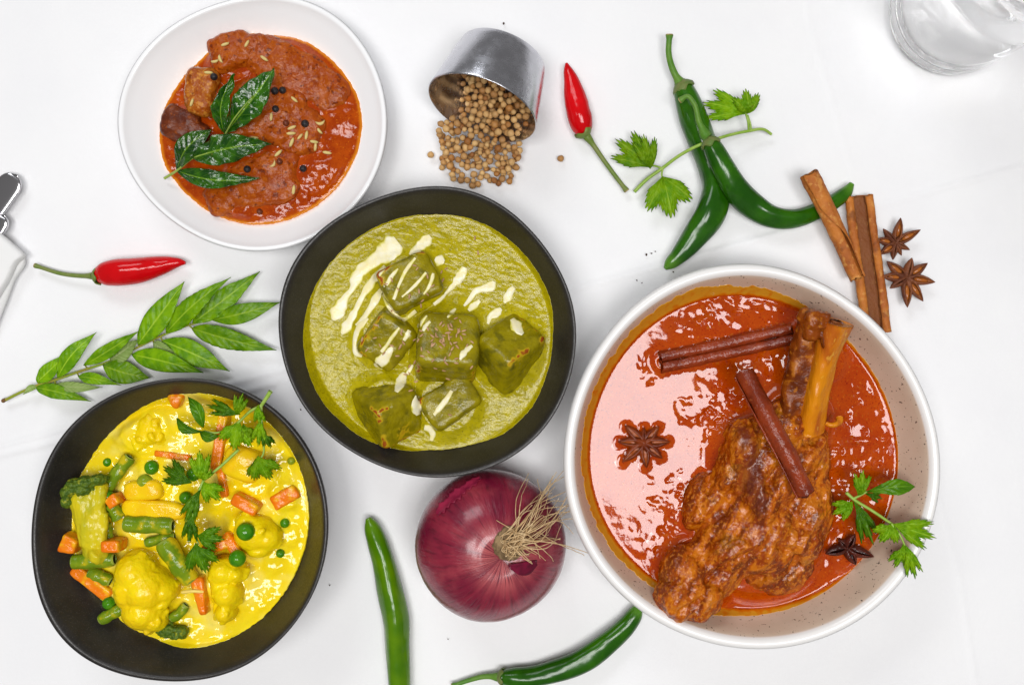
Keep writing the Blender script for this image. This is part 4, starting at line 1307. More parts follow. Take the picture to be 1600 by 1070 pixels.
for a, b_, dg, k_ in [(386,69,60,0),(344,93,-70,1),(336,97,10,1),(326,114,0,0),(413,92,-35,0),(300,161,65,0),(460,156,-40,0),(424,183,85,0),(501,194,10,2),(499,205,-45,1),(479,212,80,0),(469,214,50,0),(455,209,5,0),(456,223,65,0),(491,222,-5,0),(493,230,85,0),(511,239,-10,0),(435,240,45,0),(428,258,50,2),(397,216,0,0),(459,297,80,0),(456,200,20,0),(352,70,20,0)]:
    drop('fennel_seed', fm[k_], a, b_, RT, .0005, 'pale ridged fennel seed scattered on the red meat curry', 'seed', 'fennel seeds on the red curry', rz=math.radians(dg), sc_=random.uniform(.85, 1.1))

# ------------------------------------------------------------------ spinach curry: paneer, cream, cumin
m_paneer = mat('paneer_in_spinach', (.20, .162, .0015), (.29, .235, .002), 140, rough=.2, layers=(('noise', (110, 3), .50, .68, (.085, .080, .006), .7), ('attr', 'sear', .06, .40, (.50, .33, .008), .85), ('attr', 'sear', .40, .75, (.30, .065, .006))), bump=((330, .0005, 4), (900, .00015, 3)), spec=.35)
PT = [pal_t]
def paneer(label, cpx, z, half, eul, sear=(), seed=0):
    v, f = ico(5)
    p_ = 8.0
    v = v / (np.abs(v) ** p_).sum(1)[:, None] ** (1 / p_)
    hx = np.array([W(half[0], z), W(half[1], z), half[2]])
    e1 = np.abs(v)
    srt = np.sort(e1, 1)
    edge = sstep(.80, .97, srt[:, 1])                       # close to an edge of the cube
    nz = fbm(v, 2.2, 3, seed + 50) * .6 + fbm(v, 9, 3, seed + 51) * .9
    m = np.zeros(len(v))
    for (dx, dy, dz, rad) in sear:
        d = np.linalg.norm(v - [dx, dy, dz], axis=1)
        m = np.maximum(m, sstep(rad, rad * .2, d))
    sv = np.clip(edge * sstep(0, .5, m) * (1.0 + 2.4 * nz) + .50 * m * sstep(-.15, .45, nz) , 0, 1)
    R = np.array(Matrix.Rotation(math.radians(eul[2]), 3, 'Z') @ Matrix.Rotation(math.radians(eul[1]), 3, 'Y') @ Matrix.Rotation(math.radians(eul[0]), 3, 'X'))
    V = (v * hx) @ R.T + P(cpx[0], cpx[1], z)
    V = V + vnorm(V, f)[:] * (.0010 * fbm(V, 110, 3, seed) + .0003 * fbm(V, 420, 2, seed + 1))[:, None]
    solo('paneer_cube', V, f, m_paneer, label, 'paneer', 'paneer cubes in the spinach curry', attrs={'sear': sv})
    PT.append(bvh(V, f))
paneer('paneer cube nearest the top with stripes of cream across it', (641, 444), .0385, (44, 36, .0125), (-6, 8, 27), sear=[(-1, 1, 1, .9), (.9, 1, 1, .4)], seed=1)
paneer('paneer cube at the left, half sunk, with seared orange edge', (607, 527), .034, (40, 34, .0125), (10, -14, 52), sear=[(-1, 1, 1, .9), (1, 1, 1, .6), (0, 1, 1, .7)], seed=2)
paneer('large paneer cube in the centre sprinkled with cumin seeds', (699, 545), .0425, (48, 45, .0170), (-24, 5, -4), sear=[(1, -1, 0, .7), (-1, -1, .2, .5), (1, -1, -1, .7)], seed=3)
paneer('paneer cube at the right edge showing a seared ridge', (795, 553), .038, (44, 38, .0165), (-28, 32, 36), sear=[(1, 0, 1, .8), (-.5, -1, 1, .7), (1, 1, 1, .5), (1, -1, .8, .6)], seed=4)
paneer('paneer cube at the lower left with a yellow corner pointing up', (606, 641), .0375, (39, 39, .0160), (38, 28, 28), sear=[(-1, -1, 1, 1.1), (1, -1, 1, .9), (-1, 1, 1, .8), (0, -.6, 1, .9)], seed=5)
paneer('flat paneer piece at the bottom centre below the big cube', (704, 628), .0365, (44, 30, .0095), (-8, 4, 34), sear=[(-1, 1, 1, .5), (.6, 1, 1, .4)], seed=6)

m_cream = mat('cream', (.85, .80, .58), (.83, .74, .40), 150, rough=.2, layers=(('attr', 'thin', .25, .75, (.66, .60, .10)), ('attr', 'thin', .60, 1.1, (.38, .32, .004)),), bump=((350, .0004, 3),), sss=.2, sssr=(1, .9, .5))
CRM = [('broad streak of cream along the upper left of the spinach curry', [(622,378,11),(612,386,18),(600,397,15),(588,404,11),(577,413,8),(563,424,9),(556,436,9),(553,447,6),(540,465,6),(531,480,10),(525,492,9),(521,500,3)]),
 ('thin cream streak just inside the broad one', [(602,416,3),(588,432,6),(577,447,6),(566,464,5),(556,484,5),(546,502,6),(538,516,7),(534,522,2)]),
 ('cream streak beside the left paneer cube', [(600,446,2),(590,462,5),(578,482,5),(568,497,4),(556,508,2)]),
 ('short thick cream blob above the top paneer cube', [(673,370,6),(666,376,10),(655,386,9),(645,394,6),(640,398,2)]),
 ('round cream drop right of the top paneer cube', [(680,404,4),(687,407,11),(694,410,5)]),
 ('cream streak right of the top paneer cube ending in a fork', [(726,418,6),(720,431,9),(711,443,6),(703,452,4),(695,460,2)]),
 ('hook shaped cream streak at the upper right', [(772,440,5),(766,448,9),(755,451,6),(744,455,6),(734,468,4),(725,478,2)]),
 ('short cream streak under the hook shaped one', [(750,470,4),(740,478,7),(732,485,4)]),
 ('lone cream streak nearest the right rim', [(803,449,4),(798,455,7),(793,465,8),(788,473,4)]),
 ('left stripe of cream on the top paneer cube', [(622,420,2),(612,432,4.5),(604,446,3)]),
 ('long middle stripe of cream on the top paneer cube', [(649,403,3),(636,420,4),(625,442,3.5),(615,468,3)]),
 ('third stripe of cream on the top paneer cube', [(666,426,2.5),(654,440,3),(640,454,3),(628,464,2)]),
 ('right stripe of cream on the top paneer cube', [(677,427,3),(674,440,3.5),(668,452,3),(662,460,2)]),
 ('curved line of cream at the foot of the top paneer cube', [(598,460,3),(606,476,4),(618,491,3),(630,499,3.5),(640,494,4),(650,486,4)]),
 ('cream smear over the seared edge of the left paneer cube', [(575,497,3),(563,509,6),(556,524,5),(554,538,4),(558,553,5),(566,556,3)]),
 ('cream stripe on the left paneer cube', [(624,512,2.5),(614,525,4),(604,540,4),(596,550,3)]),
 ('thick cream streak below the left paneer cube', [(613,542,3),(607,552,7),(599,562,10),(590,568,8),(586,572,3)]),
 ('short cream streak left of the big paneer cube', [(640,516,3),(636,524,5),(631,532,3)]),
 ('short fat cream drop above the lower left paneer cube', [(632,582,4),(628,592,8),(623,604,8),(619,612,4)]),
 ('cream drop between lower left cube and flat piece', [(652,618,3),(650,628,7),(651,640,9),(654,648,4)]),
 ('narrow cream stripe on the flat paneer piece', [(706,610,3),(699,622,5),(688,636,5),(678,648,3)]),
 ('curled cream streak near the bottom rim', [(663,668,5),(671,670,7),(676,678,6),(674,688,4)]),
 ('cream patch behind the right paneer cube', [(800,498,4),(805,507,10),(812,517,8),(817,522,3)]),
 ('small cream patch at the upper left of the right paneer cube', [(783,482,4),(775,489,8),(766,495,5),(762,506,3)]),
 ('thin cream stripe at upper left of the big paneer cube', [(667,493,2),(660,502,3.5),(653,512,3)]),
 ('second cream stripe at upper left of the big paneer cube', [(672,502,2.5),(666,508,4.5),(661,517,3)]),
 ('cream stripe at the top of the big paneer cube', [(712,482,2),(705,490,4.5),(699,496,2)]),
 ('cream stripe at the right edge of the big paneer cube', [(738,540,3),(730,546,4.5),(723,554,5),(719,562,2)]),
 ('short cream stripe left of the flat paneer piece', [(645,570,2),(640,578,4),(636,585,3)]),
 ('thin cream line between two cubes at the top', [(698,458,2),(688,468,4),(678,476,3)])]
for i_, (lab, pts) in enumerate(CRM):
    c = curve(pts, max(14, int(5 * len(pts))))
    tn = np.gradient(c[:, :2], axis=0); tn /= np.linalg.norm(tn, axis=1)[:, None]
    V, A = [], []
    m_ = 13
    for k_ in range(len(c)):
        w_ = max(c[k_, 2], .4) * (1.22 if i_ < 3 else 1.05) * (1 + .22 * float(fbm(np.array([[k_ * .35 + i_ * 9, i_, 0]]), 1, 2, 3)[0])) * .92
        for u in np.linspace(-1, 1, m_):
            wx, wy = c[k_, 0] - tn[k_, 1] * u * w_, c[k_, 1] + tn[k_, 0] * u * w_
            p = hit(wx, wy, PT)[0]
            V.append(p); A.append(abs(u) ** 3)
    V = np.array(V).reshape(len(c), m_, 3)
    for _ in range(2):
        V[1:-1, :, 2] = (V[:-2, :, 2] + 2 * V[1:-1, :, 2] + V[2:, :, 2]) / 4
        V[:, 1:-1, 2] = (V[:, :-2, 2] + 2 * V[:, 1:-1, 2] + V[:, 2:, 2]) / 4
    uu = np.linspace(-1, 1, m_)
    hgt = np.minimum(.0008, W(c[:, 2], .04) * .5)[:, None] * (np.sqrt(np.clip(1 - uu ** 2, 0, 1)) * 1.25 - .22)[None]
    V[:, :, 2] += np.maximum(hgt, -.0004)
    thin = np.array(A).reshape(len(c), m_) + .5 * fbm2(V[:, :, 0], V[:, :, 1], 260, 2, i_) + (.25 if c[:, 2].max() < 5 else 0)
    solo('cream_streak', V.reshape(-1, 3), gridf(len(c), m_), m_cream, lab, 'cream', 'cream streaks on the spinach curry', attrs={'thin': thin.ravel()})
m_cumin = mat('cumin_seed', (.44, .25, .13), (.33, .17, .075), 900, rough=.5, rand=((.55, .34, .19), .8))
v, f = ico(2)
cmn = mesh_of('cumin_seed', v * [.00150, .00052, .00048], f, m_cumin)
r2 = np.random.default_rng(21)
CUM = [(603,444),(612,437),(622,452),(640,463),(655,455),(660,470),(668,432),(652,420),(676,447),(586,528),(594,540),(573,547),(566,530),(600,552),(621,556),(625,543),(612,540),(640,572),(648,566),(633,585),(626,540),(700,592),(650,596),(642,610),(703,648),(690,425),(697,420),(668,460),(628,517),(658,478),(612,486),(588,508),(742,372),(747,395),(648,415),(692,438)]
for k_ in range(62):
    f_ = r2.random()
    CUM.append((703 + r2.normal(0, 20), 527 + r2.normal(0, 18)) if f_ < .6 else (680 + r2.normal(0, 26), 545 + r2.normal(0, 24)))
for a, b_ in CUM:
    drop('cumin_seed', cmn, a, b_, PT, .0005, 'tiny tan cumin seed sprinkled on the spinach curry and paneer', 'seed', 'cumin seeds on the spinach curry', rz=r2.uniform(0, 3.14), sc_=r2.uniform(.85, 1.15))

# ------------------------------------------------------------------ yellow vegetable curry
m_cauli = mat('cauliflower_in_curry', (.84, .64, .003), (.82, .56, .002), 70, rough=.22, layers=(('noise', (60, 3), .56, .75, (.84, .68, .05), .6), ('noise', (700, 2), .74, .78, (.25, .13, .005), .8)), bump=((260, .0005, 3), (900, .00015, 2)), sss=.15, sssr=(1, .6, .1), spec=.3)
m_potato = mat('potato_in_curry', (.83, .57, .006), (.80, .46, .006), 60, rough=.16, layers=(('noise', (90, 3), .6, .75, (.80, .33, .01), .5),), bump=((250, .0005, 3),))
m_carrot = mat('carrot_piece', (.78, .20, .005), (.72, .14, .004), 120, rough=.18, layers=(('noise', (90, 3), .47, .62, (.80, .48, .008), .8),), bump=((300, .0006, 3),))
m_bean = mat('green_bean', (.125, .215, .006), (.20, .28, .008), 120, rough=.16, layers=(('noise', (90, 3), .48, .62, (.66, .47, .008), .75),), bump=((280, .0005, 3),))
m_beanend = mat('bean_end', (.28, .36, .05), rough=.4)
m_pea = mat('green_pea', (.035, .18, .004), (.075, .24, .006), 200, rough=.10, bump=((250, .0005, 2),))
m_pealite = mat('coated_pea', (.20, .28, .012), (.30, .33, .015), 200, rough=.12)
m_brocst = mat('broccoli_stalk', (.62, .50, .010), (.42, .40, .012), 110, rough=.24, stretch=(1, .5, 1), layers=(('noise', (60, 3), .55, .72, (.68, .50, .02), .7),), bump=((220, .0010, 3),))
m_brochd = mat('broccoli_head', (.050, .105, .008), (.12, .185, .012), 420, rough=.4, layers=(('noise', (260, 3), .56, .68, (.36, .36, .02), .8),), bump=((900, .0008, 3),))
YT = [yel_t]
VG = 'vegetables in the yellow curry'
def cauli(label, main, z, nub, seed, zs=.0):
    """lobed floret: main ellipsoids plus many small curds over them"""
    rs_ = np.random.default_rng(seed)
    sp = []
    for (a, b_, rx, ry, rz) in main:
        sp.append((a, b_, rx, ry, rz, 0))
    ps = []
    for s_ in sp:
        c = P(s_[0], s_[1], z); R_ = np.array([W(s_[2], z), W(s_[3], z), s_[4]])
        ps.append(ell(c, R_))
        for k_ in range(nub):
            d = rs_.normal(size=3); d[2] = abs(d[2]) * .9; d /= np.linalg.norm(d)
            r = rs_.uniform(.24, .42) * R_[:2].mean()
            ps.append(ell(c + d * R_ * .80, (r, r, r * .85), sub=2))
            for g_ in range(9):
                e_ = rs_.normal(size=3); e_ /= np.linalg.norm(e_)
                rg = rs_.uniform(.0010, .0022)
                ps.append(ell(c + d * R_ * .80 + e_ * r * .92, (rg, rg, rg), sub=1))
    V, F = blob(ps, .0007, 3, lambda V: .0005 * fbm(V, 150, 3, seed) + .00022 * fbm(V, 520, 2, seed))
    solo('cauliflower_floret', V, F, m_cauli, label, 'cauliflower', 'cauliflower florets in the yellow curry')
    YT.append(bvh(V, F))
cauli('largest cauliflower floret, front of the yellow curry over the dark bowl wall', [(216,892,34,34,.017),(232,918,40,38,.0175),(206,918,26,34,.015),(226,952,34,30,.015),(262,920,18,20,.012),(245,970,18,16,.010)], .0395, 5, 3)
cauli('cauliflower floret at right with a green pea on it', [(400,832,34,30,.0135),(420,838,22,22,.011),(388,815,20,18,.011),(405,858,20,12,.009)], .0385, 2, 5)
cauli('long knobbly cauliflower floret below the one with a pea', [(352,890,26,24,.013),(374,893,15,16,.012),(358,925,24,24,.013),(354,955,18,16,.011),(345,905,16,30,.010)], .0375, 4, 8)
cauli('cauliflower floret nearly sunk in the yellow gravy at the top left', [(235,672,24,26,.006),(222,690,16,14,.005),(252,684,14,12,.005)], .0345, 6, 12)

def block(name, label, cat, cpx, half, z, hz, ang, m_, seed=0, pw=4, group=VG, tilt=(0, 0), wedge=0, rough=.0007):
    v, f = ico(4)
    if name == 'carrot_piece' and pw == 4: pw = 8
    v = v / (np.abs(v) ** pw).sum(1)[:, None] ** (1 / pw)
    v = v * [W(half[0], z), W(half[1], z), hz]
    if wedge: v[:, 1] *= 1 - wedge * (v[:, 0] / W(half[0], z))
    R = np.array(Matrix.Rotation(math.radians(-ang), 3, 'Z') @ Matrix.Rotation(math.radians(tilt[1]), 3, 'Y') @ Matrix.Rotation(math.radians(tilt[0]), 3, 'X'))
    V = v @ R.T + P(*cpx, z)
    V = V + vnorm(V, f) * (rough * fbm(V, 170, 3, seed))[:, None]
    solo(name, V, f, m_, label, cat, group)
    YT.append(bvh(V, f))
block('potato_piece', 'yellow potato piece under the coriander at the upper right', 'potato', (380,724), (30, 26), .037, .006, 20, m_potato, 1)
block('potato_piece', 'yellow potato piece in the middle left of the yellow curry', 'potato', (226,765), (30, 16), .037, .006, -4, m_potato, 2)
block('potato_piece', 'long orange tinted potato piece above the middle green bean', 'potato', (242,795), (50, 15), .0372, .006, 4, m_potato, 3)
block('carrot_piece', 'small carrot tip at the top edge of the yellow curry', 'carrot', (277,625), (13, 11), .0375, .005, 90, m_carrot, 4, wedge=.5, pw=3)
block('carrot_piece', 'thin carrot strip lying level above the peas', 'carrot', (272,711), (28, 5), .0345, .004, 8, m_carrot, 5)
block('carrot_piece', 'long upright carrot strip running below the coriander stem', 'carrot', (345,692), (8, 46), .0360, .005, 8, m_carrot, 6)
block('carrot_piece', 'lower carrot strip beside the coriander fan', 'carrot', (350,752), (6, 24), .0350, .005, -8, m_carrot, 16)
block('carrot_piece', 'carrot baton just above the floret that carries a pea', 'carrot', (386,786), (22, 10), .0385, .007, 28, m_carrot, 7)
block('carrot_piece', 'half sunk carrot piece near the right edge', 'carrot', (446,776), (22, 12), .0345, .004, -30, m_carrot, 8)
block('carrot_piece', 'carrot cube at the far left beside the broccoli stalk', 'carrot', (112,849), (13, 13), .042, .006, 20, m_carrot, 9, wedge=.2)
block('carrot_piece', 'short carrot baton between broccoli stalk and big floret', 'carrot', (178,851), (15, 9.5), .0435, .007, 0, m_carrot, 10)
block('carrot_piece', 'carrot piece under the coriander tips in the middle', 'carrot', (345,850), (26, 8), .0395, .006, -18, m_carrot, 11)
block('carrot_piece', 'carrot sliver beside the pea on the lower floret', 'carrot', (366,850), (8, 22), .039, .006, -35, m_carrot, 12)
block('carrot_piece', 'carrot wedge pointing down right of the largest floret', 'carrot', (316,928), (30, 8), .0375, .006, 80, m_carrot, 13, wedge=.35)
block('carrot_piece', 'thin coated carrot strip at the lower left gravy edge', 'carrot', (146,908), (36, 10), .0345, .005, 38, m_carrot, 14)
block('carrot_piece', 'small carrot end touching the pea right of the broccoli', 'carrot', (180,781), (10, 9), .0425, .006, -35, m_carrot, 15)

def bean(label, pts, r, z, zs=None, seed=0):
    zs = zs if zs is not None else [z] * len(pts)
    c = curve([P(a, b_, q_) for (a, b_), q_ in zip(pts, zs)], 30)
    t = thing('green_bean', label, 'green bean', (*c[15][:2], c[15][2] - W(r, z)), 'green beans in the yellow curry')
    s = np.linspace(0, 1, 30)
    k_ = 1 - .15 * (sstep(.06, 0, s) + sstep(.94, 1, s)) + .05 * np.sin(s * 14 + seed)
    sec = circ(18)[None] * (W(r, z) * k_)[:, None, None] * np.array([1, .88])
    V, F = sweep(c, sec)
    V = V + vnorm(V, F) * (.0004 * fbm(V, 200, 2, seed))[:, None]
    part('body', V, F, m_bean, t)
    for e_ in (0, -1):
        d_ = c[0] - c[1] if e_ == 0 else c[-1] - c[-2]
        d_ /= np.linalg.norm(d_)
        p0 = c[e_]
        rr_e = W(r, z) * .80
        part('cut_end', *tube(np.stack([p0 - d_ * .0008, p0 + d_ * .0003, p0 + d_ * .0005]), [rr_e, rr_e * .95, rr_e * .7], 16), m_beanend, t)
    YT.append(bvh(V, F))
bean('green bean slanting up beside the broccoli head', [(167,762),(184,738),(202,714)], 10.5, .041, seed=1)
bean('glossy green bean lying level in the middle', [(195,818),(230,820),(269,821)], 13, .0435, seed=2)
bean('green bean under the broccoli stalk at the left', [(114,877),(145,876),(178,873)], 12.5, .0425, seed=3)
bean('short green bean end hanging over the dark bowl wall at lower left', [(157,968),(172,960),(190,951)], 9.5, .0405, [.0405,.0405,.039], seed=4)
bean('flat green bean slanting down between big floret and coriander', [(256,845),(276,876),(299,906)], 16, .0425, [.043,.043,.040], seed=5)
bean('thin green bean half covered by gravy in the middle', [(228,848),(248,843),(272,838)], 8, .0400, seed=6)
bean('short stub of green bean left of the middle bean', [(173,788),(180,800),(186,810)], 11, .0415, seed=7)
bean('narrow green bean behind the broccoli stalk', [(166,818),(168,828),(170,842)], 8, .040, seed=8)
bean('yellowish green bean under the left green bean', [(140,893),(155,900),(172,908)], 10, .037, seed=9)
bean('dark green bean tip between the largest floret and the small broccoli', [(268,966),(280,958),(290,945)], 8, .0375, seed=10)
pe = {}
v, f = ico(3)
pmesh = [mesh_of('pea', (v * (1 + .04 * fbm(v, 2.5, 2, s_))[:, None]) * .0042, f, m_) for s_, m_ in ((1, m_pea), (2, m_pealite))]
for a, b_, r, k_, z, lab in [(237,730,11.5,0,.0385,'dark green pea, upper of two peas left of the coriander fan'),(227,753,13,1,.0385,'olive coated pea just below the dark pea at the upper left'),(167,775,11,0,.0435,'green pea wedged against the broccoli head'),(290,777,10,0,.037,'green pea under the dark coriander leaf'),(302,741,11,0,.0385,'green pea behind the upper coriander leaf'),
    (384,830,14.5,0,.0515,'large green pea sitting on the right cauliflower floret'),(371,872,13.5,0,.0500,'green pea on the lower cauliflower floret beside the carrot'),(438,864,7,0,.0345,'lower of two peas almost sunk near the right edge'),(445,817,7.5,0,.0345,'upper of two peas almost sunk near the right edge'),(168,722,7,0,.0345,'small pea sunk in gravy near the top left edge'),(170,942,10,0,.0385,'green pea peeping out left of the largest floret'),(312,722,7,1,.036,'olive pea sunk beneath the top coriander leaf'),(455,720,6,1,.035,'tiny sunk pea bump near the right rim')]:
    o = bpy.data.objects.new('pea', pmesh[k_]); col.objects.link(o)
    o.location = P(a, b_, z); o.scale = (W(r, z) / .0042,) * 3; o.rotation_euler = (a, b_, r)
    tag(o, lab, 'pea', 'green peas in the yellow curry')
    YT.append(bvh(v * W(r, z) + P(a, b_, z), f))
def broc_head(specs, z, n_, seed):
    rs_ = np.random.default_rng(seed)
    ps = []
    for (a, b_, rx, ry, rz) in specs:
        c = P(a, b_, z); R_ = np.array([W(rx, z), W(ry, z), rz])
        ps.append(ell(c, R_ * .92, sub=3))
        for k_ in range(n_):
            d = rs_.normal(size=3); d[2] = abs(d[2]); d /= np.linalg.norm(d)
            r = rs_.uniform(.0007, .0013)
            ps.append(ell(c + d * R_ * .97, (r, r, r), sub=1))
    return blob(ps, .00055, 1, lambda V: .00025 * fbm(V, 700, 2, seed))
bt = thing('broccoli_floret', 'large broccoli floret on its side with pale stalk, left of the yellow curry', 'broccoli', P(135, 810, .035))
st = [P(151,866,.040), P(146,840,.0425), P(141,812,.044), P(135,790,.045), P(131,772,.044)]
ps = [tube(curve(st, 30), W(1, .044) * np.linspace(19, 22, 30), 20)]
for (x0, y0, x1, y1, r0, r1) in [(140,835,112,776,12,10),(141,830,126,762,13,10),(145,830,143,756,13,10),(150,832,160,754,12,9),(136,850,120,800,12,8),(158,850,164,800,9,7),(150,870,155,860,14,14)]:
    ps.append(tube(np.linspace(P(x0, y0, .045), P(x1, y1, .0475), 12), W(1, .045) * np.linspace(r0, r1, 12), 14))
Vb, Fb = blob(ps, .0009, 2, lambda V: .0011 * fbm(np.c_[V[:, 0] * 260, V[:, 1] * 90, V[:, 2] * 200], 1, 3, 4) + .0005 * fbm(V, 300, 3, 9))
part('stalk', Vb, Fb, m_brocst, bt); YT.append(bvh(Vb, Fb))
Vb, Fb = broc_head([(110,768,11,12,.008),(122,756,15,10,.009),(140,752,16,9,.009),(157,748,13,8,.008),(108,782,9,10,.006),(130,764,22,9,.008)], .0475, 90, 3)
part('head', Vb, Fb, m_brochd, bt); YT.append(bvh(Vb, Fb))
bt = thing('broccoli_floret', 'small broccoli floret with dark head near the bottom of the yellow curry', 'broccoli', P(271, 984, .033))
Vb, Fb = broc_head([(262,982,16,12,.008),(280,986,16,11,.008)], .036, 60, 6)
part('head', Vb, Fb, m_brochd, bt); YT.append(bvh(Vb, Fb))
V, F = tube(curve([P(258,975,.037), P(250,960,.035), P(246,950,.033)], 10), W(8, .036), 12)
part('stalk', V, F, m_brocst, bt)
solo('onion_shred', *tube(curve([P(284,925,.043), P(302,923,.0445), P(318,924,.043)], 16), [.0006] + [.001] * 14 + [.0006], 8), mat('onion_shred', (.80, .60, .14), rough=.3), 'thin pale onion shred right of the largest floret', 'onion')

def on(px, py, trees, lift=.003):
    return hit(px, py, trees)[0] + np.array([0, 0, lift])
cz = .053
ca = thing('coriander_sprig', 'coriander sprig over the upper right of the yellow curry, stem over the rim', 'coriander', P(390, 670, .04))
a0, a1, a2, a3 = P(423,611,.060), P(408,634,.057), P(372,660,.053), P(338,676,.050)
part('stem', *tube(curve([a0, P(416,622,.059), a1], 14), np.linspace(.0013, .0010, 14), 8), m_coristem, ca)
part('stem', *tube(curve([a1, P(393,641,.056), a2, P(352,672,.0505), a3, P(318,673,.050)], 34), np.linspace(.0009, .0005, 34), 8), m_coristem, ca)
part('stem', *tube(curve([a1, P(409,660,.057), P(412,690,.055), P(411,710,.053), P(404,720,.051)], 24), np.linspace(.0009, .0005, 24), 8), m_coristem, ca)
add_leaf(ca, cori_mesh(P(376,647,.0545), P(322,632,.053), 22, 31, curl=.2, teeth=4), m_coridark)
add_leaf(ca, cori_mesh(P(372,648,.0545), P(381,612,.058), 30, 32, curl=.2, teeth=4), m_cori)
add_leaf(ca, cori_mesh(P(374,659,.053), P(366,704,.049), 62, 33, curl=.2, teeth=6), m_cori)
add_leaf(ca, cori_mesh(P(380,662,.053), P(397,690,.051), 40, 39, curl=.2, teeth=5), m_cori)
add_leaf(ca, cori_mesh(P(404,632,.057), P(408,664,.056), 30, 34, curl=.2, teeth=5), m_cori)
add_leaf(ca, cori_mesh(P(410,654,.056), P(404,698,.0535), 28, 35, curl=.3, teeth=5), m_cori)
add_leaf(ca, cori_mesh(P(412,672,.055), P(424,700,.052), 34, 38, curl=.4, teeth=5), m_coridark)
add_leaf(ca, cori_mesh(P(403,712,.0515), P(424,752,.046), 58, 36, curl=.5, teeth=6), m_cori)
add_leaf(ca, cori_mesh(P(400,716,.050), P(402,752,.044), 40, 40, curl=.6, teeth=4), m_coridark)
add_leaf(ca, leaf_mesh(P(322,674,.050), P(276,652,.047), W(8, .05), bow=.003, fold=.6, arch=.003, serr=6, n=30, m=9, seed=37, peak=.6), m_coridark)
add_leaf(ca, leaf_mesh(P(318,668,.049), P(294,620,.046), W(10, .05), bow=-.003, fold=.5, arch=.004, n=26, m=9, seed=41), m_coridark)
add_leaf(ca, leaf_mesh(P(312,674,.049), P(345,680,.049), W(8, .05), bow=-.002, fold=.4, arch=.002, n=20, m=9, seed=42), m_coridark)
cb_ = thing('coriander_sprig', 'coriander sprig draped down the middle of the yellow curry', 'coriander', P(320, 780, .04))
n0, n1 = P(373,702,.0495), P(318,750,.0505)
part('stem', *tube(curve([n0, P(345,728,.0505), n1], 18), np.linspace(.0009, .0008, 18), 8), m_coristem, cb_)
part('stem', *tube(curve([n1, P(308,775,.0515), P(302,800,.053), P(303,825,.0525), P(310,850,.051)], 24), np.linspace(.0008, .0005, 24), 8), m_coristem, cb_)
add_leaf(cb_, cori_mesh(n1, P(312,702,.0515), 36, 51, curl=.2, teeth=5), m_cori)
add_leaf(cb_, cori_mesh(n1, P(338,726,.0515), 26, 57, curl=.2, teeth=4, size=.8), m_cori)
add_leaf(cb_, cori_mesh(P(300,754,.0505), P(252,728,.0465), 36, 52, curl=.35, teeth=5), m_coridark)
add_leaf(cb_, cori_mesh(P(318,752,.0505), P(345,782,.0475), 48, 53, curl=.3, teeth=5), m_cori)
add_leaf(cb_, cori_mesh(P(314,764,.0510), P(290,818,.052), 24, 54, curl=.1, teeth=6), m_coridark)
add_leaf(cb_, cori_mesh(P(303,800,.0525), P(296,850,.0505), 26, 58, curl=.2, teeth=6), m_coridark)
add_leaf(cb_, cori_mesh(P(309,836,.0530), P(352,842,.0500), 48, 55, curl=.3, teeth=5), m_coridark)
add_leaf(cb_, cori_mesh(P(306,848,.0525), P(324,896,.0485), 54, 56, curl=.3, teeth=6), m_coridark)

# ------------------------------------------------------------------ lamb shank curry
m_lamb = mat('braised_lamb', (.40, .082, .0015), (.26, .038, .001), 60, .36, .64, rough=.18, layers=(('noise', (70, 3), .55, .70, (.28, .125, .004), .55), ('attr', 'streak', .50, .72, (.12, .016, .001), .75), ('attr', 'streak', .46, .28, (.64, .20, .005), .5), ('noise', (520, 3), .52, .64, (.68, .24, .025), .45), ('noise', (380, 3), .58, .69, (.12, .012, .001), .55), ('attr', 'bare', .15, .95, (.11, .020, .010), .8)), bump=((220, .0007, 5), (600, .0003, 3)), spec=.40)  # fine pale noise paints granular highlights into the meat colour
m_bone = mat('lamb_bone', (.62, .215, .004), (.50, .125, .003), 60, rough=.25, stretch=(1, .3, 1), layers=(('noise', (75, 4), .50, .64, (.38, .075, .006), .8), ('noise', (300, 3), .6, .7, (.75, .42, .05), .5)), bump=((180, .0012, 4),), spec=.28)
m_gristle = mat('bone_end_meat', (.24, .050, .003), (.10, .016, .001), 90, rough=.3, layers=(('noise', (240, 3), .52, .66, (.46, .15, .010), .65),), bump=((260, .0007, 4),), spec=.25)
LZ = .040
sh = thing('lamb_shank', 'large braised lamb shank with bone standing up, in the speckled bowl', 'lamb shank', P(1180, 800, .02))
SP = [(1190,735,62,90,.022,0,.004),(1178,830,92,72,.024,0,.002),(1112,882,62,52,.017,-30,.004),(1246,785,54,86,.021,0,0),(1250,720,46,60,.019,0,0),(1225,670,58,46,.017,0,.002),(1112,790,44,76,.016,12,-.003),(1058,934,38,34,.011,0,.016),(1074,896,42,44,.014,0,.009),(1088,932,44,36,.012,0,.014),(1215,885,60,42,.016,-15,-.003),
      (1158,700,34,46,.020,0,.006),(1180,770,30,70,.020,-8,.010),(1140,850,60,40,.022,-35,.006),(1230,840,54,44,.020,0,.004),(1262,690,30,40,.014,0,0),(1135,730,24,55,.016,15,.002),(1275,800,20,50,.013,0,-.003)]
ps = []
for (a, b_, rx, ry, rz, tn_, dz) in SP:
    v, f = ico(3)
    ps.append(((v * [W(rx, LZ), W(ry, LZ), rz]) @ rot('Z', -tn_).T + P(a, b_, LZ - .006 + dz), f))
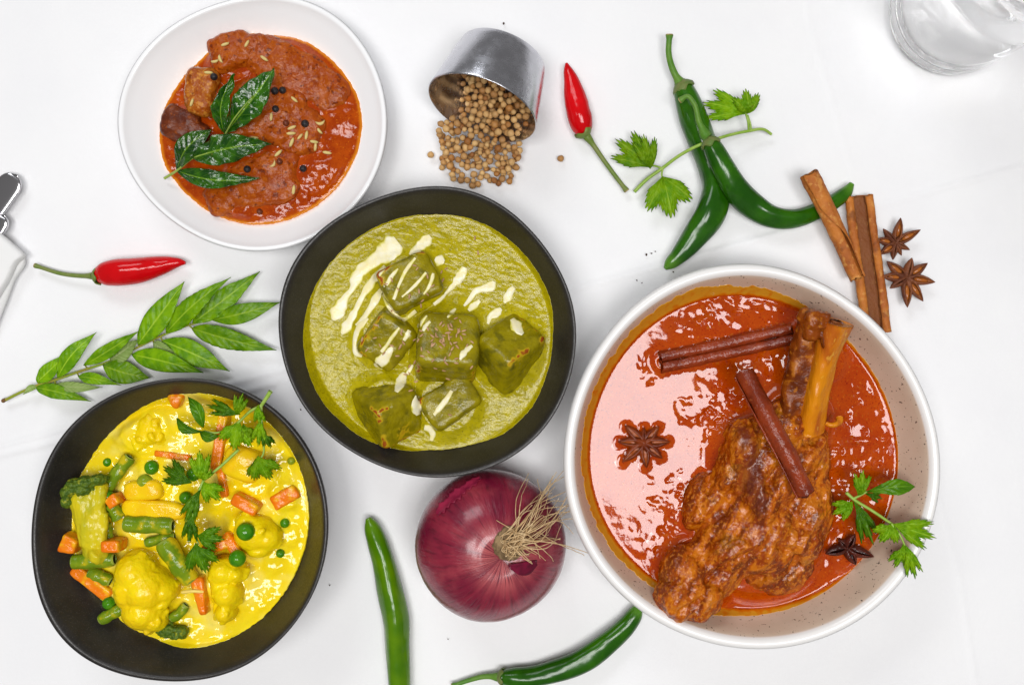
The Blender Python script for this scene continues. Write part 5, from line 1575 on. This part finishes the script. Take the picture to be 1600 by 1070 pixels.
def lamb_d(V):
    # folds of muscle running towards the lower left end, then shreds and grain
    q_ = V @ rot('Z', -62).T
    a_ = np.c_[q_[:, 0] * 26, q_[:, 1] * 85, q_[:, 2] * 70]
    st = fbm(a_, 1, 3, 61)
    fib = fbm(a_ * 3.4, 1, 3, 65)
    rdg = 1 - np.abs(fbm(a_ * .8 + 3, 1, 2, 62)) * 2.4
    d = .0016 * (rdg - .45) + .0024 * st + .0009 * fib + .0009 * fbm(V, 210, 3, 63) + .0006 * fbm(V, 480, 2, 64)
    for (x0, y0, x1, y1, dep, w_) in [(1120,690,1112,770,.0035,7),(1195,760,1215,730,.004,6),(1205,755,1195,790,.003,6),(1085,845,1130,800,.003,7),(1165,865,1110,905,.003,7),(1240,735,1262,770,.003,6),(1095,700,1130,690,.003,6),(1215,850,1250,880,.0025,7),(1062,950,1090,935,.003,6)]:
        A_, B_ = P(x0, y0, .055)[:2], P(x1, y1, .055)[:2]
        e = B_ - A_; t_ = np.clip(((V[:, :2] - A_) @ e) / (e @ e), 0, 1)
        dd = np.linalg.norm(V[:, :2] - A_ - t_[:, None] * e, axis=1)
        d -= dep * np.exp(-(dd / W(w_, .055)) ** 2)
    return d
V, F = blob(ps, .0009, 3, lamb_d)
bare = np.zeros(len(V))
for a, b_, rx, ry in [(1178,730,20,62),(1188,775,12,40),(1165,690,14,24)]:
    c = P(a, b_, .06); dx = (V[:, 0] - c[0]) / W(rx, .06); dy = (V[:, 1] - c[1]) / W(ry, .06)
    bare = np.maximum(bare, np.exp(-(dx * dx + dy * dy)))
bare = np.clip(bare * (V[:, 2] > .045) + .35 * fbm(V, 120, 3, 70) * (bare > .1), 0, 1)
q_ = V @ rot('Z', -62).T
streak = .5 + .75 * fbm(np.c_[q_[:, 0] * 90, q_[:, 1] * 330, q_[:, 2] * 200], 1, 4, 90, .6)
part('meat', V, F, m_lamb, sh, attrs={'bare': bare, 'streak': streak})
lamb_bv = bvh(V, F)
# pale shank bone, flaring towards the flat cut end
path = [P(1264,672,.044), P(1270,640,.050), P(1281,592,.055), P(1293,548,.060), P(1303,515,.064), P(1307,503,.0655)]
c = curve(path, 40); s = np.linspace(0, 1, 40)
sec = circ(30)[None] * (W(1, .055) * (22 - 3 * np.sin(s * 3.1) + 2.5 * sstep(.7, .98, s)))[:, None, None]
an = np.arange(30) / 30 * 6.283
sec = sec * (1 + .12 * np.cos(3 * an + .5))[None, :, None] * np.array([1, .9])
Vb, Fb = sweep(c, sec); Vb = Vb + vnorm(Vb, Fb) * (.0012 * fbm(np.c_[Vb[:, 0] * 220, Vb[:, 1] * 70, Vb[:, 2] * 150], 1, 3, 71))[:, None]
part('bone', Vb, Fb, m_bone, sh)
dB = c[-1] - c[-2]; dB /= np.linalg.norm(dB)
m_marrow = mat('bone_marrow', (.20, .055, .010), (.11, .025, .006), 300, rough=.4, bump=((300, .0008, 3),))
part('marrow', *tube(np.stack([c[-1] - dB * .001, c[-1] + dB * .0006, c[-1] + dB * .0009]), [W(11, .06), W(10.5, .06), W(7, .06)], 18), m_marrow, sh)
path = [P(1240,668,.041), P(1244,622,.046), P(1251,572,.051), P(1260,522,.056), P(1266,498,.0585)]
c = curve(path, 46); s = np.linspace(0, 1, 46)
th_ = np.arange(32) / 32 * 6.283
sq = np.stack([np.sign(np.cos(th_)) * np.abs(np.cos(th_)) ** .6, np.sign(np.sin(th_)) * np.abs(np.sin(th_)) ** .6], 1)
sec = sq[None] * (W(1, .052) * (20 + 2 * np.sin(s * 5)))[:, None, None] * np.array([1, .72])
Vb, Fb = sweep(c, sec); Vb = Vb + vnorm(Vb, Fb) * (.0028 * fbm(np.c_[Vb[:, 0] * 200, Vb[:, 1] * 45, Vb[:, 2] * 120], 1, 4, 72))[:, None]
part('bone', Vb, Fb, m_gristle, sh, label='darker second bone covered with brown meat')
def kd(V): return .0022 * fbm(V, 150, 4, 74, .6)
ps = []
for (a, b_, rx, ry, rz, z_, tn_) in [(1276,500,20,16,.006,.0645,12),(1266,512,14,20,.006,.061,0),(1288,522,9,30,.004,.0635,-14),(1262,494,14,10,.004,.060,20)]:
    v, f = ico(3); v = v / (np.abs(v) ** 4).sum(1)[:, None] ** .25
    ps.append(((v * [W(rx, .06), W(ry, .06), rz]) @ rot('Z', -tn_).T + P(a, b_, z_), f))
Vb, Fb = blob(ps, .0008, 3, kd)
part('knuckle', Vb, Fb, m_gristle, sh)
for (a, b_, r) in [(1300,655,15),(1245,652,16)]:
    an = np.linspace(-.2, 2.4, 20)
    pt = np.stack([P(a + r * math.cos(q_) * .8, b_ + r * math.sin(q_) * .6, .046 + .003 * math.sin(q_)) for q_ in an])
    part('tendon', *tube(pt, np.linspace(.0022, .0012, 20), 8), m_bone, sh)

def wet_double(label, path, r, seed, group, m_=m_cinnwet):
    return bark(label, path, W(r, .04), W(r * .96, .04), 'double', m_, group, th=.0010, seed=seed, slit=.02)
CWG = 'cinnamon sticks in the lamb curry'
bark('wet cinnamon stick floating in the gravy along the top of the speckled bowl', [P(1032,566,.0325), P(1100,552,.0335), P(1170,537,.035), P(1239,521,.0385)], W(7.8, .035), W(7.6, .035), 'double', m_cinnwet, CWG, seed=11, slit=.02, th=.0014)
bark('wet red brown cinnamon stick resting across the lamb shank', [P(1163,584,.0530), P(1195,645,.0640), P(1228,708,.0690), P(1259,771,.0675)], W(16, .06), W(14.5, .06), 'roll', m_cinnwet, CWG, seed=13, slit=.06, roll_deg=-40)
star('star anise soaked in gravy at the left of the speckled bowl', (1006, 692), [(1010,731,0),(1006,667,-.001,.7),(976,664,-.0005),(1030,666,-.0005),(1047,690,0),(1035,716,0),(972,722,0),(965,690,0)], .0330, m_anisewet, m_aniseseed, None, w=.0034, h=.0020, opens=[.5,.12,.45,.5,.45,.4,.45,.45], seeds=False)
star('dark broken star anise beside the coriander sprig, lower right of the speckled bowl', (1322, 855), [(1288,864,.001),(1365,869,.001),(1337,882,0),(1336,833,.003),(1310,842,.002,.8)], .0350, m_anisedark, m_aniseseed, None, w=.0036, h=.0033, opens=[.3,.3,.3,.3,.2], seeds=False)
cl_ = thing('coriander_sprig', 'coriander sprig at the right rim of the speckled bowl', 'coriander', P(1390, 810, .04))
k0, k1 = P(1322,769,.046), P(1333,779,.047)
part('stem', *tube(curve([k0, k1, P(1362,797,.051), P(1393,818,.0555)], 26), np.linspace(.0010, .0008, 26), 8), m_coristem, cl_)
part('stem', *tube(curve([P(1393,818,.0555), P(1404,832,.0575), P(1414,852,.059)], 14), np.linspace(.0007, .0005, 14), 8), m_coristem, cl_)
part('stem', *tube(curve([k1, P(1345,773,.0485), P(1356,767,.0495)], 10), np.linspace(.0008, .0006, 10), 8), m_coristem, cl_)
add_leaf(cl_, cori_mesh(P(1340,774,.048), P(1348,732,.051), 32, 61, curl=.2, teeth=4), m_cori)
add_leaf(cl_, leaf_mesh(P(1350,769,.049), P(1430,760,.0515), W(13, .05), bow=.002, fold=.25, arch=.004, n=36, m=11, seed=62, peak=.6, serr=5), m_coridark)
add_leaf(cl_, cori_mesh(P(1351,770,.049), P(1378,778,.047), 30, 68, curl=.3, teeth=3), m_coridark)
add_leaf(cl_, cori_mesh(P(1332,783,.047), P(1299,803,.0445), 46, 63, curl=.2, teeth=5), m_cori)
add_leaf(cl_, cori_mesh(P(1334,783,.047), P(1365,851,.046), 22, 64, curl=.2, teeth=3), m_coridark)
add_leaf(cl_, cori_mesh(P(1394,816,.0555), P(1374,845,.051), 66, 65, curl=.2, teeth=5, size=1.05), m_cori)
add_leaf(cl_, cori_mesh(P(1395,818,.0555), P(1463,840,.0580), 34, 66, curl=.15, teeth=6), m_cori)
add_leaf(cl_, cori_mesh(P(1412,848,.0585), P(1396,886,.0550), 36, 67, curl=.2, teeth=5), m_cori)
add_leaf(cl_, cori_mesh(P(1413,850,.0585), P(1430,904,.0560), 24, 69, curl=.2, teeth=4), m_cori)
